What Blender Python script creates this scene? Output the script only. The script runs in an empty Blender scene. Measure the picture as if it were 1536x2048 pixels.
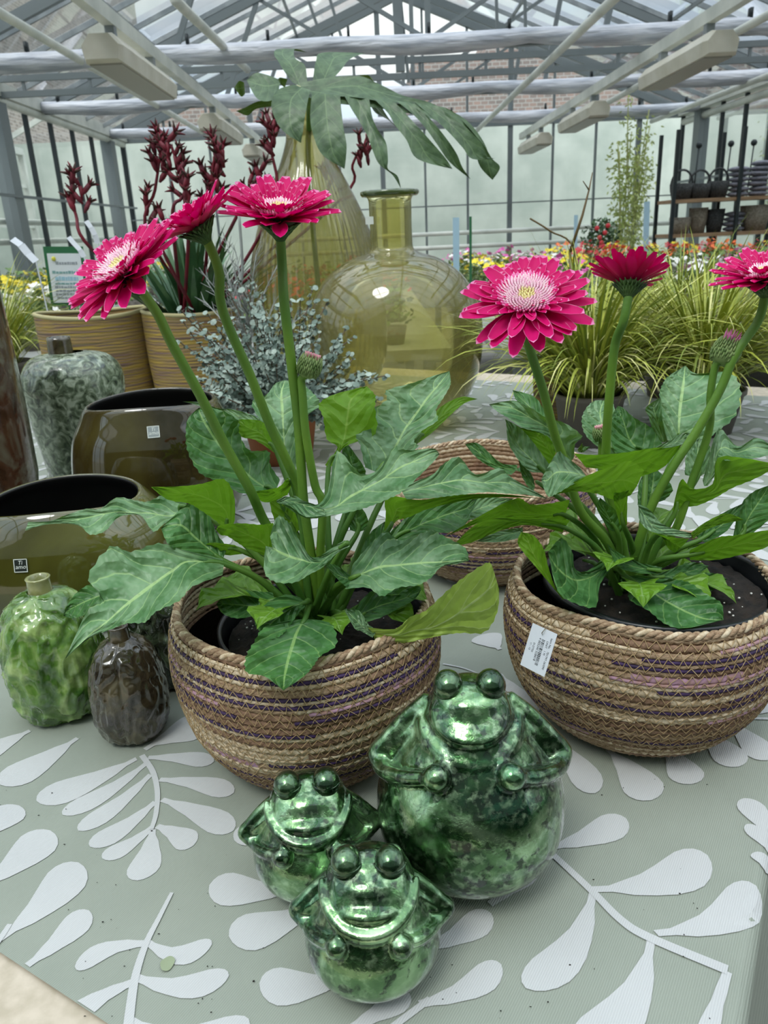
import bpy, bmesh, math, random
from math import sin, cos, pi, radians, atan2, sqrt, floor
from mathutils import Vector, Matrix, noise
V = Vector
sc = bpy.context.scene
C = sc.collection
# ---------------------------------------------------------------- camera
CAM_H = .5                      # table top is z = 0, floor is z = -0.8
PITCH, ROLL, FPX = radians(20), radians(2.7), 1540.0
cam_d = bpy.data.cameras.new('camera'); cam = bpy.data.objects.new('camera', cam_d); C.objects.link(cam)
sc.camera = cam
FW = V((0, cos(PITCH), -sin(PITCH))); UP0 = V((0, sin(PITCH), cos(PITCH))); RT0 = V((1, 0, 0))
CR = RT0*cos(ROLL) - UP0*sin(ROLL); CU = RT0*sin(ROLL) + UP0*cos(ROLL)
m3 = Matrix((CR, CU, -FW)).transposed()
cam.matrix_world = Matrix.Translation((0, 0, CAM_H)) @ m3.to_4x4()
cam_d.sensor_fit = 'VERTICAL'; cam_d.sensor_height = 36; cam_d.lens = 36*FPX/2048
cam_d.clip_start = .02; cam_d.clip_end = 300
cam_d.dof.use_dof = True; cam_d.dof.focus_distance = .68; cam_d.dof.aperture_fstop = 16
# ---------------------------------------------------------------- sky, sun, exposure
w = bpy.data.worlds.new('sky'); sc.world = w; w.use_nodes = True
nt = w.node_tree; nt.nodes.clear()
def N(t, ty, **k):
    n = t.nodes.new(ty)
    for a, b in k.items(): setattr(n, a, b)
    return n
def sky():
    o = N(nt, 'ShaderNodeOutputWorld'); bg = N(nt, 'ShaderNodeBackground')
    tc = N(nt, 'ShaderNodeTexCoord'); mp = N(nt, 'ShaderNodeMapping'); mp.inputs['Scale'].default_value = (1, 1, 2.2)
    ns = N(nt, 'ShaderNodeTexNoise'); ns.inputs['Scale'].default_value = 3.2; ns.inputs['Detail'].default_value = 5
    cr = N(nt, 'ShaderNodeValToRGB'); e = cr.color_ramp.elements
    e[0].position = .40; e[0].color = (.68, .81, .97, 1); e[1].position = .58; e[1].color = (1, 1, 1, 1)
    sx = N(nt, 'ShaderNodeSeparateXYZ'); mr = N(nt, 'ShaderNodeMapRange')
    mr.inputs['From Min'].default_value = -.05; mr.inputs['From Max'].default_value = .75
    mr.inputs['To Min'].default_value = .8; mr.inputs['To Max'].default_value = 2.3
    mx = N(nt, 'ShaderNodeVectorMath', operation='SCALE')
    L = nt.links.new
    L(tc.outputs['Generated'], mp.inputs['Vector']); L(mp.outputs[0], ns.inputs['Vector']); L(ns.outputs['Fac'], cr.inputs['Fac'])
    L(tc.outputs['Generated'], sx.inputs[0]); L(sx.outputs['Z'], mr.inputs['Value'])
    L(cr.outputs['Color'], mx.inputs[0]); L(mr.outputs[0], mx.inputs['Scale']); L(mx.outputs[0], bg.inputs['Color'])
    bg.inputs['Strength'].default_value = 1.0
    L(bg.outputs[0], o.inputs[0])
sky()
sun_d = bpy.data.lights.new('sun', 'SUN'); sun_d.energy = 1.5; sun_d.angle = radians(18); sun_d.color = (1, .97, .92)
sun = bpy.data.objects.new('sun', sun_d); C.objects.link(sun)
sun.rotation_euler = V((-.45, -.75, 1.5)).normalized().to_track_quat('Z', 'Y').to_euler()
sc.view_settings.view_transform = 'Standard'; sc.view_settings.look = 'None'
sc.view_settings.gamma = 1; sc.view_settings.use_curve_mapping = False
sc.view_settings.exposure = 0.22
R = random.Random(7)
# ---------------------------------------------------------------- placing helpers
def ray(px, py): return FW + CR*((px-768)/FPX) - CU*((py-1024)/FPX)
def A(px, py, Y):
    d = ray(px, py); t = Y/d.y
    return V((d.x*t, Y, CAM_H + d.z*t))
def P(px, py, z=0):
    d = ray(px, py); t = (z-CAM_H)/d.z
    return V((d.x*t, d.y*t, z))
# ---------------------------------------------------------------- object helpers
def link(name, me, m=None, parent=None, smooth=True):
    if m is not None:
        for q in (m if isinstance(m, (list, tuple)) else [m]): me.materials.append(q)
    if smooth:
        me.polygons.foreach_set('use_smooth', [True]*len(me.polygons))
    o = bpy.data.objects.new(name, me); C.objects.link(o)
    if parent is not None:
        o.parent = parent
        o.matrix_parent_inverse = world_of(parent).inverted()
    return o
def world_of(o):
    m = Matrix.Translation(o.location) @ o.rotation_euler.to_matrix().to_4x4() @ Matrix.Diagonal((*o.scale, 1))
    return m if o.parent is None else world_of(o.parent) @ o.matrix_parent_inverse @ m
def mk(name, verts, faces, m=None, parent=None, smooth=True, uv=None, mi=None):
    me = bpy.data.meshes.new(name); me.from_pydata([tuple(v) for v in verts], [], faces)
    if uv is not None:
        l = me.uv_layers.new(name='UVMap')
        for p in me.polygons:
            for li in p.loop_indices: l.data[li].uv = uv[me.loops[li].vertex_index]
    if mi is not None: me.polygons.foreach_set('material_index', mi)
    me.update()
    return link(name, me, m, parent, smooth)
def thing(name, label, cat, loc=(0, 0, 0), group=None):
    o = bpy.data.objects.new(name, None); C.objects.link(o); o.location = loc; o.empty_display_size = .02
    o['label'] = label; o['category'] = cat
    if group: o['group'] = group
    return o
def tag(o, label, cat, group=None):
    o['label'] = label; o['category'] = cat
    if group: o['group'] = group
    return o
def struct(o): o['kind'] = 'structure'; return o
def dup(root, loc, label=None, rz=None, s=None):
    r = root.copy(); C.objects.link(r); r.location = loc
    if rz is not None: r.rotation_euler[2] = rz
    if s is not None: r.scale = (s, s, s)
    if label: r['label'] = label
    for ch in list(root.children):
        c = ch.copy(); C.objects.link(c); c.parent = r
        for g in list(ch.children):
            d = g.copy(); C.objects.link(d); d.parent = c
    return r
class MB:
    def __init__(s): s.v = []; s.f = []; s.mi = []; s.uv = []
    def add(s, vs, fs, mi=0, uv=None):
        b = len(s.v); s.v += [V(q) for q in vs]; s.f += [tuple(i+b for i in f) for f in fs]; s.mi += [mi]*len(fs)
        s.uv += (uv if uv else [(0, 0)]*len(vs))
    def box(s, a, b, mi=0, M=None):
        a = V(a); b = V(b)
        vs = [V((x, y, z)) for z in (a.z, b.z) for y in (a.y, b.y) for x in (a.x, b.x)]
        if M: vs = [M @ q for q in vs]
        s.add(vs, [(0,2,3,1),(4,5,7,6),(0,1,5,4),(2,6,7,3),(0,4,6,2),(1,3,7,5)], mi)
    def bar(s, p, q, wd, hg, mi=0, up=V((0,0,1))):
        p = V(p); q = V(q); d = (q-p).normalized(); sd = d.cross(up)
        if sd.length < 1e-4: sd = d.cross(V((1,0,0)))
        sd.normalize(); u = sd.cross(d)
        vs = [c + sd*a*wd/2 + u*b*hg/2 for c in (p, q) for a, b in ((-1,-1),(1,-1),(1,1),(-1,1))]
        s.add(vs, [(0,3,2,1),(4,5,6,7),(0,1,5,4),(1,2,6,5),(2,3,7,6),(3,0,4,7)], mi)
    def tube(s, pts, r, n=8, mi=0, cap=True, rf=None):
        pts = [V(p) for p in pts]; k = len(pts)
        rs = r if isinstance(r, (list, tuple)) else [r]*k
        vs = []; u = None
        for i, p in enumerate(pts):
            d = (pts[min(i+1, k-1)] - pts[max(i-1, 0)])
            d = d.normalized() if d.length > 1e-9 else V((0, 0, 1))
            if u is None: u = d.orthogonal().normalized()
            else:
                u = u - d*u.dot(d); u = u.normalized() if u.length > 1e-6 else d.orthogonal().normalized()
            w_ = d.cross(u)
            for j in range(n):
                a = 2*pi*j/n; rr = rs[i]*(rf(i, a) if rf else 1)
                vs.append(p + (u*cos(a) + w_*sin(a))*rr)
        fs = [(i*n+j, i*n+(j+1) % n, (i+1)*n+(j+1) % n, (i+1)*n+j) for i in range(k-1) for j in range(n)]
        if cap: fs += [tuple(range(n))[::-1], tuple((k-1)*n+j for j in range(n))]
        s.add(vs, fs, mi, [(j/n, i/max(1, k-1)) for i in range(k) for j in range(n)])
    def lathe(s, prof, n=48, c=(0, 0, 0), mi=0, fn=None, close=False, sx=1, sy=1):
        c = V(c); vs = []; k = len(prof)
        for i, (r, z) in enumerate(prof):
            for j in range(n):
                a = 2*pi*j/n; rr = r; zz = z
                if fn: rr, zz = fn(r, z, a, i)
                vs.append(c + V((rr*cos(a)*sx, rr*sin(a)*sy, zz)))
        fs = [(i*n+j, i*n+(j+1) % n, (i+1)*n+(j+1) % n, (i+1)*n+j) for i in range(k-1) for j in range(n)]
        if close: fs += [tuple(range(n))[::-1], tuple((k-1)*n+j for j in range(n))]
        s.add(vs, fs, mi, [(j/n, i/max(1, k-1)) for i in range(k) for j in range(n)])
    def ball(s, c, r, n=16, mi=0, sc_=(1, 1, 1), M=None):
        c = V(c); m = n//2; vs = [V((0, 0, -1))]
        for i in range(1, m):
            t = -pi/2 + pi*i/m
            for j in range(n): vs.append(V((cos(t)*cos(2*pi*j/n), cos(t)*sin(2*pi*j/n), sin(t))))
        vs.append(V((0, 0, 1)))
        fs = [(0, 1+(j+1) % n, 1+j) for j in range(n)]
        for i in range(m-2):
            for j in range(n):
                a = 1+i*n+j; b = 1+i*n+(j+1) % n; fs.append((a, b, b+n, a+n))
        t = 1+(m-2)*n
        fs += [(t+j, t+(j+1) % n, len(vs)-1) for j in range(n)]
        out = []
        for q in vs:
            q = V((q.x*sc_[0]*r, q.y*sc_[1]*r, q.z*sc_[2]*r))
            if M: q = M @ q
            out.append(c+q)
        s.add(out, fs, mi)
    def build(s, name, m=None, parent=None, smooth=True, uv=False):
        return mk(name, s.v, s.f, m, parent, smooth, s.uv if uv else None, s.mi)
def cr_pts(pts, n=8):
    pts = [V(p) for p in pts]; out = []; k = len(pts)
    for i in range(k-1):
        p0 = pts[max(i-1, 0)]; p1 = pts[i]; p2 = pts[i+1]; p3 = pts[min(i+2, k-1)]
        for j in range(n):
            t = j/n
            out.append(.5*((2*p1) + (p2-p0)*t + (2*p0-5*p1+4*p2-p3)*t*t + (3*p1-p0-3*p2+p3)*t**3))
    out.append(pts[-1]); return out
# ---------------------------------------------------------------- materials
def srgb(h):
    if isinstance(h, str): c = [int(h[i:i+2], 16)/255 for i in (0, 2, 4)]
    else: c = h
    return tuple(((x/12.92) if x <= .04045 else ((x+.055)/1.055)**2.4) for x in c) + (1,)
def newmat(name):
    m = bpy.data.materials.new(name); m.use_nodes = True
    t = m.node_tree; b = t.nodes['Principled BSDF']; return m, t, b
def M_(name, col, rough=.5, metal=0, col2=None, scale=20, detail=4, lo=.35, hi=.65, bump=0, bscale=None, stretch=None, coat=0, spec=None, trans=0, coord='Object', emit=None, bdist=.002):
    m, t, b = newmat(name); L = t.links.new
    b.inputs['Roughness'].default_value = rough; b.inputs['Metallic'].default_value = metal
    b.inputs['Coat Weight'].default_value = coat
    if coat: b.inputs['Coat Roughness'].default_value = .05
    if spec is not None: b.inputs['Specular IOR Level'].default_value = spec
    c1 = srgb(col); b.inputs['Base Color'].default_value = c1
    vec = None
    if col2 or bump:
        tc = N(t, 'ShaderNodeTexCoord'); vec = tc.outputs[coord]
        if stretch:
            mp = N(t, 'ShaderNodeMapping'); mp.inputs['Scale'].default_value = stretch; L(vec, mp.inputs[0]); vec = mp.outputs[0]
    if col2:
        ns = N(t, 'ShaderNodeTexNoise'); ns.inputs['Scale'].default_value = scale; ns.inputs['Detail'].default_value = detail
        L(vec, ns.inputs['Vector']); r = N(t, 'ShaderNodeValToRGB'); e = r.color_ramp.elements
        e[0].position = lo; e[0].color = c1; e[1].position = hi; e[1].color = srgb(col2)
        L(ns.outputs['Fac'], r.inputs[0]); L(r.outputs[0], b.inputs['Base Color'])
    if bump:
        nb = N(t, 'ShaderNodeTexNoise'); nb.inputs['Scale'].default_value = bscale or scale; nb.inputs['Detail'].default_value = 4
        L(vec, nb.inputs['Vector']); bp = N(t, 'ShaderNodeBump'); bp.inputs['Strength'].default_value = bump; bp.inputs['Distance'].default_value = bdist
        L(nb.outputs['Fac'], bp.inputs['Height']); L(bp.outputs[0], b.inputs['Normal'])
    if emit:
        b.inputs['Emission Color'].default_value = srgb(emit[0]); b.inputs['Emission Strength'].default_value = emit[1]
    return m
def math_(t, op, a, b=None):
    n = N(t, 'ShaderNodeMath', operation=op)
    for i, x in enumerate((a, b)):
        if x is None: continue
        if isinstance(x, (int, float)): n.inputs[i].default_value = x
        else: t.links.new(x, n.inputs[i])
    return n.outputs[0]
def leaf_mat(name, top, top2, under, vein, nveins=7, rough=.42, puck=.6, trans=.35, slant=1.6):
    m, t, b = newmat(name); L = t.links.new
    uv = N(t, 'ShaderNodeUVMap'); sp = N(t, 'ShaderNodeSeparateXYZ'); L(uv.outputs[0], sp.inputs[0])
    au = math_(t, 'ABSOLUTE', math_(t, 'MULTIPLY', math_(t, 'SUBTRACT', sp.outputs['X'], .5), 2))
    mid = math_(t, 'LESS_THAN', au, .04)
    ph = math_(t, 'FRACT', math_(t, 'SUBTRACT', math_(t, 'MULTIPLY', sp.outputs['Y'], nveins), math_(t, 'MULTIPLY', math_(t, 'POWER', au, 1.3), slant)))
    pd = math_(t, 'ABSOLUTE', math_(t, 'SUBTRACT', ph, .5))
    lat = math_(t, 'LESS_THAN', pd, .035)
    vn = math_(t, 'MAXIMUM', mid, math_(t, 'MULTIPLY', lat, .62))
    tc = N(t, 'ShaderNodeTexCoord'); ns = N(t, 'ShaderNodeTexNoise'); ns.inputs['Scale'].default_value = 45; ns.inputs['Detail'].default_value = 3
    L(tc.outputs['Object'], ns.inputs['Vector'])
    r = N(t, 'ShaderNodeValToRGB'); e = r.color_ramp.elements; e[0].position = .36; e[0].color = srgb(top); e[1].position = .66; e[1].color = srgb(top2)
    L(ns.outputs['Fac'], r.inputs[0])
    g = N(t, 'ShaderNodeNewGeometry')
    mx = N(t, 'ShaderNodeMix', data_type='RGBA'); L(g.outputs['Backfacing'], mx.inputs['Factor']); L(r.outputs[0], mx.inputs['A']); mx.inputs['B'].default_value = srgb(under)
    m2 = N(t, 'ShaderNodeMix', data_type='RGBA'); L(math_(t, 'MULTIPLY', vn, .8), m2.inputs['Factor']); L(mx.outputs['Result'], m2.inputs['A']); m2.inputs['B'].default_value = srgb(vein)
    L(m2.outputs['Result'], b.inputs['Base Color'])
    b.inputs['Roughness'].default_value = rough
    n2 = N(t, 'ShaderNodeTexNoise'); n2.inputs['Scale'].default_value = 110; n2.inputs['Detail'].default_value = 1
    L(tc.outputs['Object'], n2.inputs['Vector'])
    h = math_(t, 'ADD', math_(t, 'MULTIPLY', n2.outputs['Fac'], 1.0), math_(t, 'MULTIPLY', math_(t, 'SMOOTH_MIN', math_(t, 'MULTIPLY', pd, 3), math_(t, 'MULTIPLY', au, 4)), .55))
    bp = N(t, 'ShaderNodeBump'); bp.inputs['Strength'].default_value = puck; bp.inputs['Distance'].default_value = .007
    L(h, bp.inputs['Height']); L(bp.outputs[0], b.inputs['Normal'])
    tr = N(t, 'ShaderNodeBsdfTranslucent'); tr.inputs['Color'].default_value = srgb(under)
    ms = N(t, 'ShaderNodeMixShader'); ms.inputs[0].default_value = trans
    out = t.nodes['Material Output']; L(b.outputs[0], ms.inputs[1]); L(tr.outputs[0], ms.inputs[2]); L(ms.outputs[0], out.inputs[0])
    return m
def glass_mat(name, tint, refl=.5, rough=.03, noise=None, tint2=None, bump=0, bst=(1, 1, 1), bsc=30, scatter=None):
    # clear or tinted thin glass: coloured transmission plus Fresnel reflection
    m, t, b = newmat(name); L = t.links.new; t.nodes.remove(b)
    out = t.nodes['Material Output']; tr = N(t, 'ShaderNodeBsdfTransparent'); tr.inputs[0].default_value = srgb(tint)
    gl = N(t, 'ShaderNodeBsdfGlossy'); gl.inputs['Roughness'].default_value = rough
    lw = N(t, 'ShaderNodeFresnel'); lw.inputs['IOR'].default_value = 1.5
    f = math_(t, 'MINIMUM', math_(t, 'MULTIPLY', lw.outputs[0], refl*2), .9)
    ms = N(t, 'ShaderNodeMixShader'); L(f, ms.inputs[0]); L(gl.outputs[0], ms.inputs[2]); L(ms.outputs[0], out.inputs[0])
    if scatter:   # slightly cloudy, recycled glass
        s1 = N(t, 'ShaderNodeBsdfTranslucent'); s1.inputs[0].default_value = srgb(scatter[0]); s2 = N(t, 'ShaderNodeBsdfDiffuse'); s2.inputs[0].default_value = srgb(scatter[0])
        a1 = N(t, 'ShaderNodeMixShader'); L(s1.outputs[0], a1.inputs[1]); L(s2.outputs[0], a1.inputs[2])
        a2 = N(t, 'ShaderNodeMixShader'); a2.inputs[0].default_value = scatter[1]; L(tr.outputs[0], a2.inputs[1]); L(a1.outputs[0], a2.inputs[2]); L(a2.outputs[0], ms.inputs[1])
    else: L(tr.outputs[0], ms.inputs[1])
    tc = N(t, 'ShaderNodeTexCoord')
    if tint2:
        mp = N(t, 'ShaderNodeMapping'); mp.inputs['Scale'].default_value = bst; L(tc.outputs['Object'], mp.inputs[0])
        ns = N(t, 'ShaderNodeTexNoise'); ns.inputs['Scale'].default_value = noise or 8; ns.inputs['Detail'].default_value = 4; L(mp.outputs[0], ns.inputs['Vector'])
        r = N(t, 'ShaderNodeValToRGB'); e = r.color_ramp.elements; e[0].position = .38; e[0].color = srgb(tint); e[1].position = .64; e[1].color = srgb(tint2)
        L(ns.outputs['Fac'], r.inputs[0]); L(r.outputs[0], tr.inputs[0])
    if bump:
        mp2 = N(t, 'ShaderNodeMapping'); mp2.inputs['Scale'].default_value = bst; L(tc.outputs['Object'], mp2.inputs[0])
        n2 = N(t, 'ShaderNodeTexNoise'); n2.inputs['Scale'].default_value = bsc; n2.inputs['Detail'].default_value = 2; L(mp2.outputs[0], n2.inputs['Vector'])
        bp = N(t, 'ShaderNodeBump'); bp.inputs['Strength'].default_value = bump; bp.inputs['Distance'].default_value = .01; L(n2.outputs['Fac'], bp.inputs['Height'])
        L(bp.outputs[0], gl.inputs['Normal']); L(bp.outputs[0], lw.inputs['Normal'])
    return m
# ================================================================= GREENHOUSE
XL, XR, YB, YF, ZE, ZR, XM = -4.0, 5.2, 14.0, -2.0, 2.12, 3.95, .6
ZF = -.8
mt_galv = M_('galvanised_steel', 'a2a8aa', .45, .4, '848b8e', 6)
mt_dark = M_('dark_steel', '2a3133', .5, .3)
mt_grey = M_('grey_paint', '767e80', .5, .1)
mt_white = M_('white_paint', 'd9dbd2', .45, 0, 'c2c6be', 4)
mt_screen = M_('rolled_screen_fabric', 'd4d6dc', .6, .1, 'a3a8b2', 3, stretch=(1, 8, 8), bump=.5, bscale=6, bdist=.03)
mt_lamp = M_('lamp_enamel', 'cfcbbd', .5, 0, 'bdb8a6', 5)
mt_pane = glass_mat('clear_pane', 'eef4f2', .35, .02)
mt_roofpane = glass_mat('roof_pane', 'e4ebec', .3, .05, noise=.7, tint2='f8fafa', bst=(1, 1, 1))
mt_conc = M_('concrete_floor', '8f8a82', .8, 0, '77726b', 3, bump=.3, bscale=30)
mt_render = M_('pale_rendered_wall', 'd6dcd2', .9, 0, 'bcc5bb', 1.6, detail=8)
mt_outside = M_('gravel_ground', '8c8b84', .9, 0, '6f6e69', 2)
def brick_mat(name, c1, c2, cm, sx):
    m, t, b = newmat(name); L = t.links.new
    tc = N(t, 'ShaderNodeTexCoord'); br = N(t, 'ShaderNodeTexBrick'); mp = N(t, 'ShaderNodeMapping'); mp.inputs['Rotation'].default_value = (pi/2, 0, 0) if sx else (pi/2, pi/2, 0)
    L(tc.outputs['Object'], mp.inputs[0]); L(mp.outputs[0], br.inputs['Vector'])
    br.inputs['Color1'].default_value = srgb(c1); br.inputs['Color2'].default_value = srgb(c2); br.inputs['Mortar'].default_value = srgb(cm)
    br.inputs['Scale'].default_value = 3.2; br.inputs['Mortar Size'].default_value = .03
    L(br.outputs['Color'], b.inputs['Base Color']); b.inputs['Roughness'].default_value = .9
    return m
mt_brick = brick_mat('red_brick', 'a48a80', '807672', 'aaa6a2', True)
mt_brick2 = brick_mat('brown_brick', 'bdb3a6', '91897e', 'c4beb4', False)
struct(mk('floor', [(XL, YF, ZF), (XR, YF, ZF), (XR, YB, ZF), (XL, YB, ZF)], [(0, 1, 2, 3)], mt_conc, smooth=False))
g = mk('ground_outside', [(-60, -40, ZF-.02), (60, -40, ZF-.02), (60, 60, ZF-.02), (-60, 60, ZF-.02)], [(0, 1, 2, 3)], mt_outside, smooth=False); struct(g)
def roofz(x): return ZE + (ZR-ZE)*(1 - (abs(x-XM)/((XM-XL) if x < XM else (XR-XM))))
# ceiling frame: rafters, glazing bars, ridge, purlins
b = MB()
b.bar((XM, YF, ZR), (XM, YB, ZR), .07, .12)
for yy in [YF + .74*i for i in range(22)]:
    b.bar((XL, yy, ZE), (XM, yy, ZR), .028, .05); b.bar((XM, yy, ZR), (XR, yy, ZE), .028, .05)
for f_ in (.33, .66):
    xa = XL+(XM-XL)*f_; b.bar((xa, YF, roofz(xa)-.03), (xa, YB, roofz(xa)-.03), .03, .04)
    xa = XR+(XM-XR)*f_; b.bar((xa, YF, roofz(xa)-.03), (xa, YB, roofz(xa)-.03), .03, .04)
struct(b.build('ceiling', mt_galv, smooth=False))
for i, (xa, xb) in enumerate(((XL, XM), (XM, XR))):
    za, zb = roofz(xa)+.03, roofz(xb)+.03
    struct(mk('window_%d' % (i+1), [(xa, YF, za), (xb, YF, zb), (xb, YB, zb), (xa, YB, za)], [(0, 1, 2, 3)], mt_roofpane, smooth=False))
# trusses
ti = 1
for yy in (8.0, 10.6, 13.2, 5.2, 2.4):
    b = MB()
    b.bar((XL, yy, ZE-.05), (XM, yy, ZR-.1), .06, .1, 0); b.bar((XM, yy, ZR-.1), (XR, yy, ZE-.05), .06, .1, 0)
    b.bar((XL, yy, ZE-.06), (XR, yy, ZE-.06), .05, .07, 0)
    for xa, xb in ((-1.7, -1.2), (1.6+.6, 2.4), (XM, XM)):
        b.bar((xa, yy, ZE-.03), (xb, yy, roofz(xb)-.1), .04, .05, 0)
    b.bar((XM-.02, yy, ZE), (-1.2, yy, roofz(-1.2)-.1), .035, .035, 0); b.bar((XM+.02, yy, ZE), (2.4, yy, roofz(2.4)-.1), .035, .035, 0)
    struct(b.build('trim_%d' % ti, mt_grey, smooth=False)); ti += 1
# rolled shade screens hanging below each truss
for yy in (8.0, 10.6, 13.2):
    pts = []; rs = []
    for i in range(61):
        x = XL+.1+(XR-XL-.2)*i/60; s_ = abs(sin(i*pi/12))
        pts.append((x, yy-.1, ZE-.03 - .035*s_)); rs.append(.062+.022*s_)
    b = MB(); b.tube(pts, rs, 12)
    for i in range(13):
        x = XL+.3+(XR-XL-.6)*i/12; b.box((x-.012, yy-.13, ZE+.02), (x+.012, yy-.07, ZE+.1), 1)
    struct(b.build('trim_%d' % ti, [mt_screen, mt_dark])); ti += 1
# lattice girder
b = MB(); gy = 9.4
b.bar((XL, gy, ZE+.09), (XR, gy, ZE+.09), .05, .06); b.bar((XL, gy, ZE-.06), (XR, gy, ZE-.06), .05, .06)
for i in range(13):
    x = XL+.35+.71*i; b.bar((x, gy, ZE+.09), (x, gy, ZE-.06), .03, .03)
b.bar((-.35, gy, ZE+.1), (-.7, gy, 3.3), .03, .03); b.bar((-.15, gy, ZE+.1), (-.45, gy, 3.3), .03, .03)
b.bar((1.45, gy, ZE+.1), (1.4, gy, 3.45), .03, .03); b.bar((1.75, gy, ZE+.1), (1.7, gy, 3.4), .03, .03)
struct(b.build('trim_%d' % ti, mt_grey, smooth=False)); ti += 1
# hanging post in the middle
b = MB(); b.bar((.38, 8.9, ZE-.1), (.34, 8.9, 3.8), .09, .09); b.bar((.46, 8.9, ZE-.2), (.36, 8.9, 3.2), .03, .03); struct(b.build('trim_%d' % ti, mt_grey, smooth=False)); ti += 1
# back wall
b = MB()
b.bar((XL, YB, ZE), (XR, YB, ZE), .1, .16, 0)
b.bar((XL, YB, ZE-.0), (XM, YB, ZR), .1, .12, 0); b.bar((XM, YB, ZR), (XR, YB, ZE), .1, .12, 0)
nx = 13
for i in range(nx+1):
    x = XL+(XR-XL)*i/nx
    b.bar((x, YB, ZF), (x, YB, roofz(x)), .035 if i % 3 else .08, .05, 0, V((0, 1, 0)))
b.bar((XL, YB-.06, .86), (XR, YB-.06, .86), .02, .02, 0)
b.box((XL, YB-.05, ZF), (XR, YB+.05, ZF+.5), 0)
b.box((XL, YB-.04, 1.2), (XL+.02, YB, 1.22), 0)
struct(b.build('wall_back', mt_grey, smooth=False))
struct(mk('window_3', [(XL, YB+.02, ZF), (XR, YB+.02, ZF), (XR, YB+.02, ZE), (XM, YB+.02, ZR), (XL, YB+.02, ZE)], [(0, 1, 2, 3, 4)], mt_pane, smooth=False))
# left and right walls
for nm, x, wi in (('wall_left', XL, 4), ('wall_right', XR, 5)):
    b = MB(); y = YF; i = 0
    while y < YB+.01:
        big = (i % 5 == 0)
        b.bar((x, y, ZF), (x, y, ZE), .16 if big else .05, .22 if big else .05, 1 if big else 0, V((0, 1, 0)))
        y += .76; i += 1
    b.bar((x, YF, ZE), (x, YB, ZE), .2, .14, 2)
    sgn = 1 if x < 0 else -1
    b.bar((x+sgn*.08, YF, 1.05), (x+sgn*.08, YB, 1.05), .03, .03, 1)
    b.box((x-.05, YF, ZF), (x+.05, YB, ZF+.45), 1)
    struct(b.build(nm, [mt_dark, mt_grey, mt_white], smooth=False))
    struct(mk('window_%d' % wi, [(x, YF, ZF), (x, YB, ZF), (x, YB, ZE), (x, YF, ZE)], [(0, 1, 2, 3)], mt_pane, smooth=False))
struct(mk('wall_front_added', [(XL, YF, ZF), (XR, YF, ZF), (XR, YF, .75), (XL, YF, .75), (XR, YF, ZE), (XM, YF, ZR), (XL, YF, ZE)], [(3, 2, 1, 0), (6, 5, 4, 2, 3)], [M_('added_wall_dark', '3a3f3a', .8, 0, '2b2e2a', 2), mt_render], smooth=False, mi=[0, 1]))  # unseen wall added behind camera to cut front light; dark base for frog reflections
# pipes running along the house
def lenpipe(px, py, r, nm, y0=1.0, px0=None):
    q = A(px, py, 13.9)
    b = MB(); b.tube([(q.x, y0, q.z), (q.x, 5, q.z), (q.x, 9, q.z), (q.x, 13.9, q.z)], r, 10)
    struct(b.build(nm, mt_white)); return q
for (px, py, r) in ((425, 277, .035), (246, 289, .05), (246, 450, .035), (246, 478, .035), (946, 268, .035), (1130, 252, .035), (1303, 243, .035), (1368, 244, .05)):
    lenpipe(px, py, r, 'trim_%d' % ti); ti += 1
p0 = A(350, 0, 6.0); q0 = A(495, 140, 9.3)
b = MB(); b.tube([p0, q0], .035, 10); struct(b.build('trim_%d' % ti, mt_white)); ti += 1
for (za, xa, xb) in ((.42, .9, XR-.1), (.2, .9, XR-.1)):
    b = MB(); b.tube([(xa-2.4, 13.8, za), (xb, 13.8, za)], .035, 8); struct(b.build('trim_%d' % ti, mt_white)); ti += 1
# lamps on two rails
def lamp_rail(px, py, nm):
    q = A(px, py, 13.9); b = MB(); b.bar((q.x, 1, q.z+.10), (q.x, 13.9, q.z+.10), .07, .09); struct(b.build(nm, mt_white, smooth=False)); return q
qa = lamp_rail(540, 312, 'trim_%d' % ti); ti += 1
qb = lamp_rail(1042, 287, 'trim_%d' % ti); ti += 1
lampb = thing('greenhouse_lamp', '', 'lamp', (0, 0, 0), 'grow lamps under the roof')
b = MB()
prof = [(-.115, -.09), (.115, -.09), (.13, 0), (.07, .07), (-.07, .07), (-.13, 0)]
ring = []
for y in (-.75, -.7, .7, .75):
    s_ = .85 if abs(y) > .72 else 1
    ring += [V((p[0]*s_, y, p[1]*s_)) for p in prof]
fs = [(i*6+j, i*6+(j+1) % 6, (i+1)*6+(j+1) % 6, (i+1)*6+j) for i in range(3) for j in range(6)] + [(5, 4, 3, 2, 1, 0), (18, 19, 20, 21, 22, 23)]
b.add(ring, fs); b.build('housing', mt_lamp, lampb, smooth=False)
b = MB(); b.box((-.10, -.68, -.10), (.10, .68, -.09)); b.build('reflector', M_('lamp_underside', '9a968a', .4), lampb, smooth=False)
for y_ in (-.47, .47):
    b = MB(); b.box((-.03, y_-.03, .07), (.03, y_+.03, .16)); b.build('bracket', mt_galv, lampb, smooth=False)
lamps = [(qa, 6.15, 'large cream grow lamp on the left rail, nearest, under the top left beams'), (qa, 9.5, 'cream grow lamp, second along the left rail, above the dark red flower spikes'), (qa, 12.4, 'small far cream grow lamp on the left rail just left of the tall bottle neck'),
         (qb, 6.9, 'large cream grow lamp on the right rail, nearest, at the top right'), (qb, 10.0, 'cream grow lamp, middle one on the right rail'), (qb, 12.8, 'smallest farthest grow lamp on the right rail')]
for i, (q, y, lb) in enumerate(lamps):
    o = lampb if i == 0 else dup(lampb, (0, 0, 0))
    o.location = (q.x, y, q.z-.1); o['label'] = lb
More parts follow.
